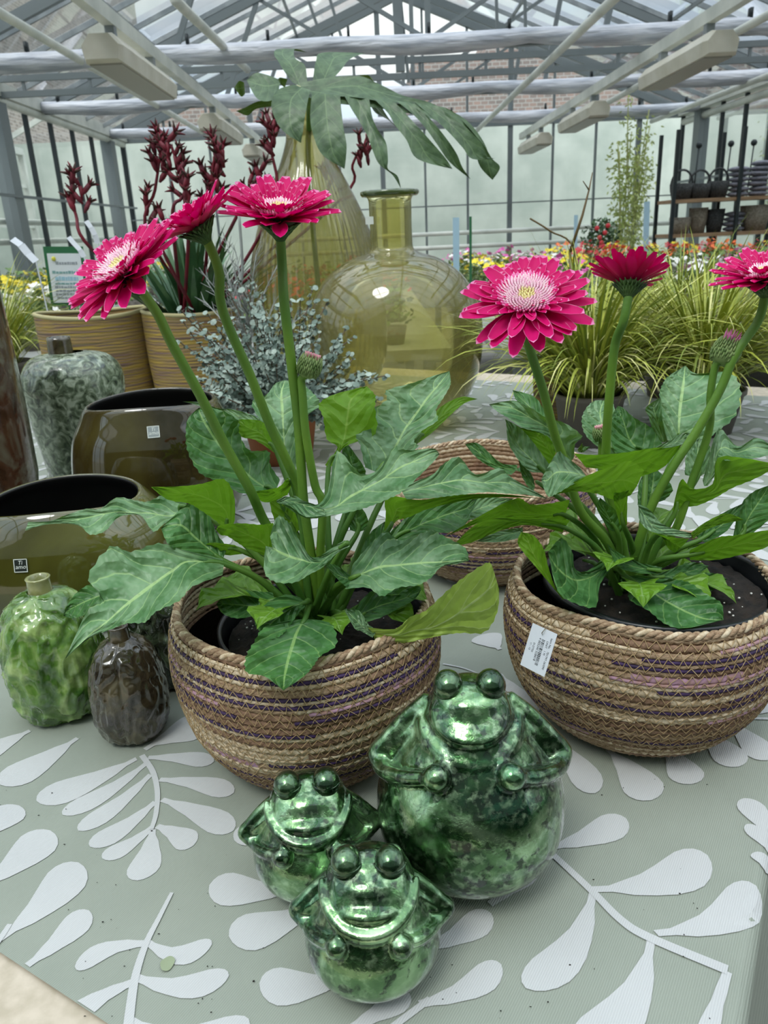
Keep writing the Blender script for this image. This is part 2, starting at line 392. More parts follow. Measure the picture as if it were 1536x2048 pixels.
# buildings outside, seen through the glass
b = MB(); b.box((-12, 17, ZF), (16, 17.6, 2.45)); struct(b.build('wall_courtyard', mt_render, smooth=False))
b = MB(); b.box((1.0, 18, ZF), (11, 26, 3.75)); b.box((2.6, 18.5, 3.6), (7.5, 26, 4.25)); o = b.build('brick_house', mt_brick, smooth=False); tag(o, 'red brick house seen through the back glass on the right', 'building')
b = MB(); b.box((-4.6, 18, ZF), (-1.2, 26, 3.1)); o = b.build('brick_house', mt_brick, smooth=False); tag(o, 'low brick building behind the left part of the back glass', 'building')
b = MB(); b.box((-20, 11, ZF), (-8.5, 34, 9)); o = b.build('warehouse', mt_brick2, smooth=False); tag(o, 'tall brown brick building seen through the left roof panes', 'building')
b = MB()
for i in range(8):
    b.bar((-6.5, 2+2*i, ZF), (-6.5, 2+2*i, 2.2), .1, .1, 0, V((0, 1, 0)))
b.bar((-6.5, 2, 2.2), (-6.5, 16, 2.2), .12, .12); b.bar((-6.5, 2, .9), (-6.5, 16, .9), .06, .08); b.bar((-6.5, 2, 1.6), (-6.5, 16, 1.6), .05, .06)
for i in range(5): b.bar((-6.5, 3+3*i, 2.2), (-5.0, 3+3*i, 2.9), .05, .08)
o = b.build('neighbouring_greenhouse_frame', mt_white, smooth=False); tag(o, 'pale steel frame of the next greenhouse bay beyond the left glass wall', 'frame')
b = MB(); b.box((-8.2, 0, ZF), (-8, 17, 1.9)); struct(b.build('wall_neighbour', mt_render, smooth=False))
b = MB(); b.box((8, 0, ZF), (8.2, 17, 1.9)); struct(b.build('wall_neighbour_right', mt_render, smooth=False))
# ================================================================= TABLE + CLOTH
e1 = V((.857, -.515, 0)).normalized(); e2 = V((e1.y*-1, e1.x, 0))
S1E, S2E = -.004, .2186
mt_board = M_('beige_board', 'c9bcaa', .75, 0, 'b3a793', 60, detail=6, bump=.15, bscale=150)
def T(s1, s2, z=0): return e1*s1 + e2*s2 + V((0, 0, z))
tb = thing('display_table', 'large beige board display table under the leaf patterned cloth', 'table', T(-1.3, 1.3, ZF))
Mt = Matrix.Rotation(atan2(e1.y, e1.x), 4, 'Z')
b = MB(); b.box((-2.62, -.06, -.045), (-.012, 2.62, -.0035), 0, Mt); b.build('tabletop', mt_board, tb, smooth=False)
for a_, c_ in ((-2.5, .05), (-.12, .05), (-2.5, 2.5), (-.12, 2.5), (-1.3, .05), (-1.3, 2.5)):
    b = MB(); b.box((a_-.03, c_-.03, ZF), (a_+.03, c_+.03, -.045), 0, Mt); b.build('leg', mt_grey, tb, smooth=False)
# cloth: printed fabric with a fold over the right table edge
def cloth_xyz(s1, s2, lift=0):
    r = .012; d = s1-S1E
    wob = .006*sin(s2*9+1)+.004*sin(s2*23)
    if d <= 0: return T(s1, s2, lift)
    if d < r*1.3:
        a = d/r
        return T(S1E + (r+lift)*sin(a), s2, -r + (r+lift)*cos(a))
    a = 1.3; dd = d-r*1.3
    return T(S1E + r*sin(a) + dd*cos(a)*.55 + lift + wob*min(1, dd*8), s2, -r + r*cos(a) - dd*.93)
def cloth_m(name, c1, c2):
    m, t, b_ = newmat(name); L = t.links.new
    tc = N(t, 'ShaderNodeTexCoord'); mp = N(t, 'ShaderNodeMapping'); mp.inputs['Rotation'].default_value = (0, 0, -atan2(e1.y, e1.x)+.03)
    L(tc.outputs['Object'], mp.inputs[0]); wv = N(t, 'ShaderNodeTexWave'); wv.bands_direction = 'X'
    wv.inputs['Scale'].default_value = 190; wv.inputs['Distortion'].default_value = .8; wv.inputs['Detail'].default_value = 1; L(mp.outputs[0], wv.inputs['Vector'])
    ns = N(t, 'ShaderNodeTexNoise'); ns.inputs['Scale'].default_value = 14; ns.inputs['Detail'].default_value = 6; L(tc.outputs['Object'], ns.inputs['Vector'])
    f = math_(t, 'ADD', math_(t, 'MULTIPLY', wv.outputs['Fac'], .5), math_(t, 'MULTIPLY', ns.outputs['Fac'], .7))
    r = N(t, 'ShaderNodeValToRGB'); e = r.color_ramp.elements; e[0].position = .2; e[0].color = srgb(c1); e[1].position = .95; e[1].color = srgb(c2)
    L(f, r.inputs[0]); L(r.outputs[0], b_.inputs['Base Color']); b_.inputs['Roughness'].default_value = .62
    bp = N(t, 'ShaderNodeBump'); bp.inputs['Strength'].default_value = .25; bp.inputs['Distance'].default_value = .0006
    L(wv.outputs['Fac'], bp.inputs['Height']); L(bp.outputs[0], b_.inputs['Normal'])
    return m
mt_sage = cloth_m('sage_cloth', '858c80', '979d91'); mt_print = cloth_m('white_print', 'b3b4b4', 'c2c3c2')
cb = MB()
S1L, S2R = -2.55, 2.47; DR = .2
u_ = [S1L + (S1E-S1L)*i/60 for i in range(61)] + [S1E+.004*i for i in range(1, 6)] + [S1E+.02+(DR-.02)*i/14 for i in range(1, 15)]
v_ = [S2E + (S2R-S2E)*i/110 for i in range(111)]
vs = [cloth_xyz(a_, c_) for c_ in v_ for a_ in u_]; nu = len(u_)
cb.add(vs, [(j*nu+i, j*nu+i+1, (j+1)*nu+i+1, (j+1)*nu+i) for j in range(len(v_)-1) for i in range(nu-1)], 0)
def toS(px, py):
    p = P(px, py); return V((p.dot(e1), p.dot(e2), 0))
# (table-edge hits right of the fold are continued down the drape)
pc = [0]
def emit_poly(strip):
    pc[0] += 1; lift = .0005+.000012*(pc[0] % 90)
    # strip: list of (left, right) pairs in cloth coordinates
    vs = []
    for l, r_ in strip:
        for k in range(5):
            q = l.lerp(r_, k/4)
            q = V((max(q.x, S1L+.001), min(max(q.y, S2E+.001), S2R-.001), 0)); q.x = min(q.x, DR)
            vs.append(cloth_xyz(q.x, q.y, lift))
    n = len(strip)
    cb.add(vs, [(i*5+k, i*5+k+1, (i+1)*5+k+1, (i+1)*5+k) for i in range(n-1) for k in range(4)], 1)
def tear(a, b_, wd, bend=0, stem=.004):
    d = b_-a; ln = d.length
    if ln < 1e-4: return
    d = d/ln; nrm = V((-d.y, d.x, 0)); out = []
    prof = [(0, stem), (.12, stem*1.1), (.25, .16*wd+stem*.6), (.4, .30*wd), (.55, .41*wd), (.68, .48*wd), (.78, .5*wd), (.87, .44*wd), (.94, .32*wd), (.98, .18*wd), (1, 0.01*wd)]
    for t_, h in prof:
        c_ = a + d*ln*t_ + nrm*bend*ln*sin(pi*t_); out.append((c_+nrm*h, c_-nrm*h))
    emit_poly(out)
def stemline(pts, w0=.006, w1=.004):
    pts = cr_pts([toS(*p) if not isinstance(p, V) else p for p in pts], 6); out = []; k = len(pts)
    for i, p in enumerate(pts):
        d = (pts[min(i+1, k-1)]-pts[max(i-1, 0)]).normalized(); nrm = V((-d.y, d.x, 0)); h = (w0+(w1-w0)*i/(k-1))/2
        out.append((p+nrm*h, p-nrm*h))
    emit_poly(out)
def tp(ax, ay, bx, by, wpx, bend=0, stem=.003):
    a = toS(ax, ay); c_ = toS(bx, by); mx, my = ax*.25+bx*.75, ay*.25+by*.75
    d = V((bx-ax, by-ay, 0)).normalized(); n_ = V((-d.y, d.x, 0))*wpx/2
    ww = (toS(mx+n_.x, my+n_.y)-toS(mx-n_.x, my-n_.y)).length
    tear(a, c_, ww, bend, stem)
for q in [
    (273,1518,73,1602,46,.05),(292,1528,125,1630,33,.06),(301,1550,157,1662,33,.05),(310,1605,180,1694,36,.06),(305,1655,205,1718,30,.06),(305,1660,276,1762,56,.05),
    (314,1653,387,1692,46,.05),(324,1600,467,1662,48,.03),(319,1560,468,1586,36,.05),(296,1516,428,1524,28,.04),(155,1477,0,1570,48,.03),(60,1462,-60,1522,38,0),(300,1492,405,1462,30,.03),(290,1500,400,1430,26,.0),
    (-40,1780,101,1662,62,-.05),(0,1880,157,1726,68,-.08),(55,1932,178,1822,48,-.05),(-60,1690,38,1612,50,0),
    (292,1888,150,1935,38,-.12),(296,1886,424,1890,44,-.2),(270,1955,458,1953,52,-.12),(267,1965,130,2052,42,-.08),(258,2040,500,2050,70,-.15),
    (590,1782,419,1772,64,.05),(640,1810,458,1874,74,.06),(700,1955,519,1968,74,.08),(560,1640,469,1682,42,0),(640,1690,530,1715,40,0),
    (1100,1697,1252,1638,52,-.05),(1188,1780,1415,1712,74,-.1),(1186,1786,1052,1978,86,.1),(1312,1868,1512,1772,76,-.12),(1302,1882,1150,2110,110,.1),
    (1455,1945,1400,2110,46,.0),
    (840,2010,1002,1930,58,-.08),(850,1900,982,1828,56,-.05),(980,1810,1070,1742,36,0),(700,2060,820,1990,50,0),
    (1090,1470,1190,1588,50,.06),(1215,1500,1302,1602,64,.06),(1325,1490,1382,1570,54,.05),(1395,1455,1476,1535,48,.05),(1448,1440,1534,1522,42,.06),
    (1470,1436,1580,1385,46,0),(1560,1690,1488,1598,40,0),(1570,1720,1493,1650,26,0),(1000,1350,1062,1432,50,0),(1000,1300,965,1270,40,0),
    (1540,1740,1515,1705,30,0)]:
    tp(*q)
stemline([(284,1512),(306,1545),(315,1585),(312,1630),(303,1660)]); stemline([(344,1787),(318,1838),(292,1890),(270,1960),(256,2060)], .003, .007)
stemline([(1080,1690),(1107,1712),(1181,1781),(1240,1840),(1297,1876),(1455,1942)], .005, .008); stemline([(-60,1960),(0,1880),(20,1850)])
stemline([(886,1329),(925,1337),(955,1348)], .003, .002); stemline([(1452,1441),(1500,1438),(1560,1440)], .004, .004)
stemline([(860,2000),(780,2060)], .005, .005)
# the rest of the repeat further back
rr = random.Random(3)
def sprig(c_, ang, n=5, L_=.2):
    d = V((cos(ang), sin(ang), 0)); nrm = V((-d.y, d.x, 0)); pts = [c_ + d*L_*(i/6-.5)*1.2 + nrm*.02*sin(i) for i in range(7)]
    stemline(pts, .006, .003)
    for i in range(n):
        q = c_ + d*L_*1.2*(i/(n-1)-.5)
        for s_ in (-1, 1):
            l = (.085-.035*i/n)*rr.uniform(.9, 1.15); a2 = ang + s_*rr.uniform(.75, 1.0)
            tear(q, q+V((cos(a2), sin(a2), 0))*l, l*.34, -.06*s_)
for i in range(12):
    for j in range(12):
        c_ = V((-.12-i*.24, 1.0+j*.17+(i % 2)*.08, 0))
        wpt = e1*c_.x+e2*c_.y
        if c_.y > 2.4 or wpt.y < .88: continue
        sprig(c_, rr.uniform(.3, 1.2) + (pi if (i+j) % 2 else 0))
cl = cb.build('tablecloth', [mt_sage, mt_print], smooth=False)
tag(cl, 'sage green tablecloth printed with white leaf sprigs, hanging over the right table edge', 'tablecloth')
# crumbs of soil and one fallen leaf
mt_soil = M_('potting_soil', '120e0b', .95, 0, '2a211a', 90, bump=.8, bscale=220)
b = MB(); rr = random.Random(5)
for i in range(90):
    p = P(rr.uniform(0, 1450), rr.uniform(1560, 2040)); s_ = rr.uniform(.0002, .0006)
    if p.dot(e1) > S1E-.01 or (p-V((.058,.5,0))).length < .09: continue
    zz = .0012 if p.dot(e2) > S2E else -.0025
    b.ball(p+V((0, 0, zz)), s_, 6, 0, (rr.uniform(.7, 2.4), rr.uniform(.6, 1.6), .5))
o = b.build('soil_crumbs', mt_soil); tag(o, 'tiny dark crumbs of soil scattered over the tablecloth', 'soil'); o['kind'] = 'stuff'
c_ = P(335, 1930); vs = [c_+V((0, 0, .002))]
for i in range(16):
    a = 2*pi*i/16; vs.append(c_+V((.0052*cos(a)*(1+.12*sin(3*a)), .0062*sin(a), .0016+.0006*sin(2*a))))
o = mk('fallen_leaf', vs, [(0, i+1, (i+1) % 16+1) for i in range(16)], M_('dry_leaf', '8f9a7c', .5)); tag(o, 'small round pale green fallen leaf lying on the tablecloth near the front', 'leaf')
# ================================================================= WOVEN BASKETS
mt_straw = M_('straw', 'b59c7e', .75, 0, '86694f', 220, stretch=(1, 1, 3), bump=.8, bscale=420, bdist=.0012)
mt_straw2 = M_('pale_straw', 'dccbb0', .7, 0, 'b39a78', 220, bump=.8, bscale=420, bdist=.0012)
mt_straw3 = M_('tan_straw', '93745c', .75, 0, '6f543f', 200, bump=.8, bscale=420, bdist=.0012)
mt_purple = M_('purple_cord', '3c2352', .7, 0, '281838', 150)
mt_pink = M_('pink_cord', 'b08aa6', .75, 0, '9d7a6a', 90)
mt_thread = M_('stitch_thread', 'b9a078', .6, 0, '9c8259', 80)
mt_plastic = M_('black_plastic', '15171a', .28, 0, bump=.15, bscale=60)
mt_liner = M_('dark_liner_film', '17120f', .2, 0, bump=.9, bscale=30, bdist=.006)
def interp(prof, t):
    k = len(prof)-1; x = t*k; i = min(int(x), k-1); f_ = x-i
    return (prof[i][0]*(1-f_)+prof[i+1][0]*f_, prof[i][1]*(1-f_)+prof[i+1][1]*f_)
def resample(prof, n):
    pts = cr_pts([V((r, z, 0)) for r, z in prof], 12); L = [0]
    for i in range(1, len(pts)): L.append(L[-1]+(pts[i]-pts[i-1]).length)
    out = []; j = 0
    for i in range(n):
        d = L[-1]*i/(n-1)
        while j < len(L)-2 and L[j+1] < d: j += 1
        f_ = (d-L[j])/max(1e-9, L[j+1]-L[j]); q = pts[j].lerp(pts[j+1], min(1, f_)); out.append((q.x, q.y))
    return out, L[-1]
def basket(name, label, c, prof, rows, seed, tilt=0, palette=None, seg=200, stitch=True, lined=True):
    t = thing(name, label, 'basket', c); rd = random.Random(seed); c = V(c)
    pr, ln = resample(prof, rows); cr = ln/(rows-1)*.56
    ph0 = rd.uniform(0, 6)
    def surf(r, z, a):   # slightly uneven, hand made outline
        k = z/prof[-1][1]
        r2 = r*(1+.018*sin(2*a+ph0)*k+.01*sin(3*a+ph0*2)*k)
        z2 = z + tilt*k*sin(a*2+ph0) + .0015*k*sin(5*a)
        return V((r2*cos(a), r2*sin(a), z2))
    b = MB()
    for i, (r, z) in enumerate(pr):
        kinds = []
        base = rd.choices([0, 1, 2], [5, 3, 3])[0]
        tw = rd.uniform(.6, 1)
        vs = []; n = 6
        for s_ in range(seg):
            a = 2*pi*s_/seg
            for j in range(n):
                th = 2*pi*j/n
                rr = cr*(1+.20*tw*sin(seg*.42*a/1 + th*2 + i)+.08*sin(97*a+i*3))
                p = surf(r+rr*cos(th), z+rr*sin(th)*1.02, a); vs.append(c+p)
        fs = []; 
        nb = len(b.v); b.v += vs; b.uv += [(0, 0)]*len(vs)
        cur = base; left = 0
        for s_ in range(seg):
            if left <= 0:
                cur = base if rd.random() < .6 else rd.choices([0, 1, 2, 4], [4, 4, 3, .6])[0]; left = rd.randint(10, 45)
            left -= 1
            for j in range(n):
                s2 = (s_+1) % seg
                b.f.append((nb+s_*n+j, nb+s2*n+j, nb+s2*n+(j+1) % n, nb+s_*n+(j+1) % n)); b.mi.append(cur)
        # coloured cord showing between the coils
        if i < rows-1 and rd.random() < .85:
            r2, z2 = pr[i+1]; rm, zm = (r+r2)/2, (z+z2)/2; a0 = rd.uniform(0, 6.28); 
            for part in range(rd.randint(1, 3)):
                a1 = a0+rd.uniform(.5, 2.8); m_ = rd.choices([3, 4, 1], [7, 1, 2])[0]; k = int((a1-a0)*22)+2
                pts = [c+surf(rm+cr*.72, zm, a0+(a1-a0)*q/(k-1)) for q in range(k)]
                b.tube(pts, cr*.46, 5, m_); a0 = a1+rd.uniform(.1, .8)
    b.build('coiled_wall', [mt_straw, mt_straw2, mt_straw3, mt_purple, mt_pink], t)
    if stitch:
        b = MB(); nz = int(seg*.42)
        for i in range(rows-1):
            (r1, z1), (r2, z2) = pr[i], pr[i+1]; k = 2*nz; off = rd.uniform(0, 1); pts = []
            for q in range(k+1):
                a = 2*pi*(q+off)/k; f_ = (q % 2); r = r1*(1-f_)+r2*f_; z = z1*(1-f_)+z2*f_
                pts.append(c+surf(r+cr*1.1+rd.uniform(-.0002, .0003), z+rd.uniform(-.0007, .0007), a+rd.uniform(-.4, .4)*2*pi/k))
            for q in range(k):
                b.tube([pts[q], pts[q+1]], .00042, 3, 0, cap=False)
        b.build('stitching', mt_thread, t)
    # braided rim
    b = MB(); r, z = pr[-1]
    for strand in range(3):
        pts = []; nn = 300
        for q in range(nn+1):
            a = 2*pi*q/nn; w1 = 34*a+strand*2*pi/3
            pts.append(c+surf(r+cr*.55*cos(w1), z+cr*.9+cr*.55*sin(w1), a))
        b.tube(pts, cr*.62, 5, strand % 2, cap=False)
    b.build('braided_rim', [mt_straw, mt_straw2], t)
    b = MB(); b.lathe([(0, .003), (prof[0][0], .003)], 48, c); b.build('bottom', mt_straw3, t)
    if not lined: return t
    pl = [(q[0]-cr*1.3-.002, q[1]) for q in pr if q[1] < prof[-1][1]*.80]
    def crump(r, z, a, i): return r-.002*abs(sin(a*9+z*60)), z+.003*sin(a*5)
    b = MB(); b.lathe(pl, 96, c, 0, crump); b.build('liner', mt_liner, t)
    return t
BL = V((-.083, .680, 0)); BR = V((.262, .715, 0)); BM = V((.165, 1.13, 0))
bsk_prof = [(.084, .004), (.104, .02), (.124, .05), (.134, .085), (.137, .115), (.134, .14), (.128, .155)]
basket('woven_basket', 'round coiled straw basket with purple cord holding the left gerbera, behind the frogs', BL, [(r*.94, z*1.05) for r, z in bsk_prof], 25, 11, .002)
basket('woven_basket', 'round coiled straw basket on the right with the white price tag on its side', BR, bsk_prof, 24, 23, .002)
basket('woven_basket', 'reddish brown coiled basket further back between the two gerbera plants', BM, [(.10, .004), (.13, .03), (.148, .06), (.155, .1), (.153, .148)], 23, 5, .001, seg=160, lined=False)
# ================================================================= GERBERA PLANTS
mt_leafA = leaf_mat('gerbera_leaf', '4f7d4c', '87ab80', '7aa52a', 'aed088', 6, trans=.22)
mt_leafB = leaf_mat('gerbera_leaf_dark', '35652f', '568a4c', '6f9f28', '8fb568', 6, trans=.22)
mt_leafU = leaf_mat('gerbera_leaf_underside', '6fa022', '80b02c', '7cb026', 'a6cc58', 6, rough=.5, trans=.5, puck=.35)  # yellow-green underside colour, for leaves that show their back
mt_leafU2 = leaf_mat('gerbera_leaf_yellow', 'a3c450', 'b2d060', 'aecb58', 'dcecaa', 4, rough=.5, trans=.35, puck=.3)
mt_stem = M_('gerbera_stem', '6f962f', .5, 0, '557f2c', 12, bump=.3, bscale=400, bdist=.001)
mt_stemd = M_('petiole_green', '3f6b24', .5, 0, '587f2c', 20)
mt_sepal = M_('sepal_green', '4d6b34', .6, 0, '2f4a26', 60)
def petal_mat():
    m, t, b = newmat('magenta_petal'); L = t.links.new
    uv = N(t, 'ShaderNodeUVMap'); sp = N(t, 'ShaderNodeSeparateXYZ'); L(uv.outputs[0], sp.inputs[0])
    au = math_(t, 'ABSOLUTE', math_(t, 'MULTIPLY', math_(t, 'SUBTRACT', sp.outputs['X'], .5), 2))
    ed = math_(t, 'MAXIMUM', math_(t, 'POWER', au, 5.0), math_(t, 'POWER', sp.outputs['Y'], 30.0))
    r = N(t, 'ShaderNodeValToRGB'); e = r.color_ramp.elements; e[0].position = .60; e[0].color = srgb('d8006f'); e[1].position = 1.0; e[1].color = srgb('f79ace')
    L(ed, r.inputs[0])
    g = N(t, 'ShaderNodeNewGeometry'); mx = N(t, 'ShaderNodeMix', data_type='RGBA'); L(g.outputs['Backfacing'], mx.inputs['Factor'])
    L(r.outputs[0], mx.inputs['A']); mx.inputs['B'].default_value = srgb('b8054a'); L(mx.outputs['Result'], b.inputs['Base Color']); b.inputs['Roughness'].default_value = .55
    b.inputs['Specular IOR Level'].default_value = .25
    tr = N(t, 'ShaderNodeBsdfTranslucent'); tr.inputs['Color'].default_value = srgb('e0006c'); ms = N(t, 'ShaderNodeMixShader'); ms.inputs[0].default_value = .28
    L(b.outputs[0], ms.inputs[1]); L(tr.outputs[0], ms.inputs[2]); L(ms.outputs[0], t.nodes['Material Output'].inputs[0])
    return m
mt_petal = petal_mat()
mt_petal2 = M_('pink_inner_petal', 'f3a9cf', .6, 0, 'ef6cb0', 300)
mt_florets = M_('pale_florets', 'fbe3e4', .6, 0, 'f6bcd6', 350)
mt_pollen = M_('cream_pollen', 'f2e6a8', .7)
def gerbera(parent_plant, stem_pts, cen, nrm, Rr, cup, seed, n=1.0, back=False):
    rd = random.Random(seed); cen = V(cen); nrm = V(nrm).normalized()
    u = nrm.orthogonal().normalized(); w_ = nrm.cross(u)
    # stem with the head as its sub-parts
    base = cen - nrm*Rr*.42
    sp = list(stem_pts)[:-1]; q_ = (base-nrm*.014); pts = cr_pts(sp+[q_.lerp(sp[-1], .25), base-nrm*.001, base+nrm*.004], 8); k = len(pts)
    b = MB(); b.tube(pts, [.0046-.0009*i/k for i in range(k)], 12)
    st = b.build('flower_stem', mt_stem, parent_plant)
    def petal(mb, a, L_, wd, el, z0, r0, curl):
        d = u*cos(a)+w_*sin(a); sd = nrm.cross(d); vs = []; uv = []; ns = 7
        prof = [.28, .55, .8, .96, 1.0, .86, .5]
        for i in range(ns):
            t_ = i/(ns-1); e_ = el + curl*t_
            p = cen + nrm*(z0 + L_*t_*sin(e_)) + d*(r0 + L_*t_*cos(e_))
            for j, q in enumerate((-1, -.55, 0, .55, 1)):
                h = prof[i]*wd*q; vs.append(p + sd*h + nrm*(abs(q)**2*wd*.22 - .0006*(q == 0))); uv.append((q*.5+.5, t_))
        vs.append(cen + nrm*(z0+L_*1.05*sin(el+curl)) + d*(r0+L_*1.05*cos(el+curl))); uv.append((.5, 1))
        fs = [(i*5+j, i*5+j+1, i*5+j+6, i*5+j+5) for i in range(ns-1) for j in range(4)]
        fs += [((ns-1)*5+j, (ns-1)*5+j+1, len(vs)-1) for j in range(4)]
        # keep the upper side towards the flower's face
        fs = [f[::-1] for f in fs] if ((vs[1]-vs[0]).cross(vs[5]-vs[0])).dot(nrm) < 0 else fs
        mb.add(vs, fs, 0, uv)
    b = MB()
    for (cnt, L_, wd, el, z0, r0) in ((19, 1.0, .135, cup-.12, -.10, .10), (18, .93, .125, cup+.02, -.06, .09), (17, .70, .085, cup+.16, -.02, .10), (22, .52, .058, cup+.32, .01, .12), (24, .38, .042, cup+.5, .02, .14)):
        o_ = rd.uniform(0, 1)
        for i in range(cnt):
            petal(b, 2*pi*(i+o_)/cnt+rd.uniform(-.09, .09), Rr*L_*rd.uniform(.9, 1.04)-Rr*r0*.4, Rr*wd*rd.uniform(.85, 1.1), el+rd.uniform(-.10, .12), Rr*z0, Rr*r0, rd.uniform(-.12, .05))
    b.build('petals', mt_petal, st, uv=True)
    b = MB()
    for i in range(300):
        q = sqrt((i+.5)/300); a = i*2.39996; rr_ = Rr*.40*q; d = u*cos(a)+w_*sin(a)
        p = cen + d*rr_ + nrm*Rr*(.045+.05*(1-q*q)+.05*q); ax = (nrm+d*q*.8).normalized(); ln = Rr*(.05+.09*q)
        b.tube([p, p+ax*ln*.6, p+ax*ln], [Rr*.015, Rr*.021, Rr*.009], 5, 0 if q > .88 else (1 if q > .30 else 2))
    b.ball(cen-nrm*Rr*.10, Rr*.20, 14, 1, (1, 1, 1), None)
    b.v[-len(b.v):] = b.v
    b.build('flower_center', [mt_petal2, mt_florets, mt_pollen], st)
    b = MB()
    for row in range(4):
        for i in range(20):
            a = 2*pi*(i+row*.5)/20; d = u*cos(a)+w_*sin(a); s0 = -.40+row*.085; rr0 = .09+row*.065
            p = cen+nrm*Rr*s0+d*Rr*rr0; ax = (nrm*(.9-.1*row)+d*(.65+.12*row)).normalized()
            b.tube([p-ax*Rr*.04, p+ax*Rr*.08, p+ax*Rr*.17], [Rr*.03, Rr*.028, Rr*.006], 5)
    b.tube([cen-nrm*Rr*.44, cen-nrm*Rr*.38, cen-nrm*Rr*.25, cen-nrm*Rr*.1, cen-nrm*Rr*.02], [Rr*.07, Rr*.13, Rr*.23, Rr*.30, Rr*.22], 16)
    b.build('calyx', mt_sepal, st)
def bud(parent_plant, stem_pts, cen, ax, Rr, seed, open_=0):
    rd = random.Random(seed); cen = V(cen); ax = V(ax).normalized(); u = ax.orthogonal().normalized(); w_ = ax.cross(u)
    pts = cr_pts(list(stem_pts)+[cen-ax*Rr*.7], 8); k = len(pts); b = MB(); b.tube(pts, [.0042-.0010*i/k for i in range(k)], 10)
    st = b.build('bud_stem', mt_stem, parent_plant)
    b = MB(); b.tube([cen-ax*Rr*.95, cen-ax*Rr*.7, cen-ax*Rr*.2, cen+ax*Rr*.3, cen+ax*Rr*.7], [Rr*.35, Rr*.75, Rr*.95, Rr*.85, Rr*.4], 14)
    for row in range(6):
        for i in range(18):
            a = 2*pi*(i+row*.5)/18; d = u*cos(a)+w_*sin(a); z = -.7+row*.24; rr0 = .96*sqrt(max(.05, 1-(z/1.15)**2))
            p = cen+ax*Rr*z+d*Rr*rr0; t2 = (ax*(1+.1*row)+d*(.25-.12*row)).normalized()
            b.tube([p-t2*Rr*.1, p+t2*Rr*.16, p+t2*Rr*.42], [Rr*.08, Rr*.07, Rr*.015], 4)
    b.build('bud', M_('bud_green', '93a96a', .6, 0, '5f7d3e', 120), st)
    b = MB()
    for i in range(26):
        a = i*2.4; q = .55*sqrt(i/26); d = u*cos(a)+w_*sin(a); p = cen+ax*Rr*.6+d*Rr*q
        b.tube([p, p+(ax+d*.3)*Rr*.35, p+(ax+d*.3)*Rr*(.5+.35*open_)], [Rr*.07, Rr*.08, Rr*.02], 5)
    b.build('bud_petals', M_('bud_petal_pink', 'd9809a', .6, 0, 'e6c3b8', 200) if not open_ else mt_petal, st)
lrnd = random.Random(42)
def leafstrip(rows, Yb, Yt, k, fold, nsub=5, teeth=.09, rd=lrnd, bow=0):
    n = len(rows); pts = []
    Ls = [V((r[0], r[1], 0)) for r in rows]; Ms = [V((r[2], r[3], 0)) if len(r) > 2 else Ls[i] for i, r in enumerate(rows)]
    Rs = [V((r[4], r[5], 0)) if len(r) > 2 else Ls[i] for i, r in enumerate(rows)]
    Lc, Mc, Rc = cr_pts(Ls, nsub), cr_pts(Ms, nsub), cr_pts(Rs, nsub); m = len(Lc); ncol = 5
    vs = []; uv = []; ph = rd.uniform(0, 6)
    for i in range(m):
        s_ = i/(m-1); Ym = Yb+(Yt-Yb)*s_ + bow*sin(pi*s_)
        tt = 1+teeth*(((i*.5+ph) % 1)-.3)*(0 if i in (0, m-1) else 1)
        le = Mc[i]+(Lc[i]-Mc[i])*tt; re = Mc[i]+(Rc[i]-Mc[i])*tt
        for j in range(2*ncol-1):
            f_ = j-(ncol-1); q = abs(f_)/(ncol-1); E_ = le if f_ < 0 else re
            p = Mc[i]+(E_-Mc[i])*q; sc1 = Ym/1540
            up = (Mc[i].y-p.y); dist = (p-Mc[i]).length
            Y = Ym + k*up*sc1*1.9 - fold*dist*sc1*1.2*(q) + .0015*sin(i*.9+ph+f_)*q + .0012*sin(s_*40+f_*2+ph)
            vs.append(A(p.x, p.y, Y)); uv.append((.5+.5*f_/(ncol-1), s_))
    nc = 2*ncol-1
    fs = [(i*nc+j, i*nc+j+1, (i+1)*nc+j+1, (i+1)*nc+j) for i in range(m-1) for j in range(nc-1)]
    return vs, fs, uv
def orient(vs, fs, want_front):
    f_ = fs[len(fs)//2]; nn = V((0, 0, 0)); camp = V((0, 0, CAM_H)); tot = 0
    for q in fs:
        a, b_, c_ = vs[q[0]], vs[q[1]], vs[q[2]]; n_ = (b_-a).cross(c_-a); tot += n_.dot(camp-a)
    if (tot > 0) != want_front: fs = [q[::-1] for q in fs]
    return fs
def add_leaves(plant, defs, crown, Y0):
    for dct in defs:
        kind, rows, Yb, Yt = dct[0], dct[1], dct[2], dct[3]; pet = dct[4] if len(dct) > 4 else 1
        front = kind in ('t', 'd')
        kk = dict(t=.75, d=.7, u=-.35, y=-.3)[kind]; ff = dict(t=.35, d=.3, u=.1, y=.1)[kind]
        vs, fs, uv = leafstrip(rows, Yb, Yt, kk, ff)
        fs = orient(vs, fs, front)
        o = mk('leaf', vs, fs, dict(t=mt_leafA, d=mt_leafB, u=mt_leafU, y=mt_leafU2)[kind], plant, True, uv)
        if kind == 'y': o['label'] = 'yellow green leaf, pale underside showing'
        if pet:
            r0 = rows[0]; q = A(r0[2], r0[3], Yb); nx_ = A(rows[1][2], rows[1][3], Yb+(Yt-Yb)/len(rows)) if len(rows[1]) > 2 else q
            base = V(crown)+V((lrnd.uniform(-.016, .016), lrnd.uniform(-.016, .016), -.005))
            mid = base.lerp(q, .55) + V((0, 0, .012)) - (nx_-q)*.2
            b = MB(); pts = cr_pts([base, mid, q, q.lerp(nx_, .6)], 6); k = len(pts)
            b.tube(pts, [.0042-.0028*i/k for i in range(k)], 7); b.build('leaf_stalk', mt_stemd, o)
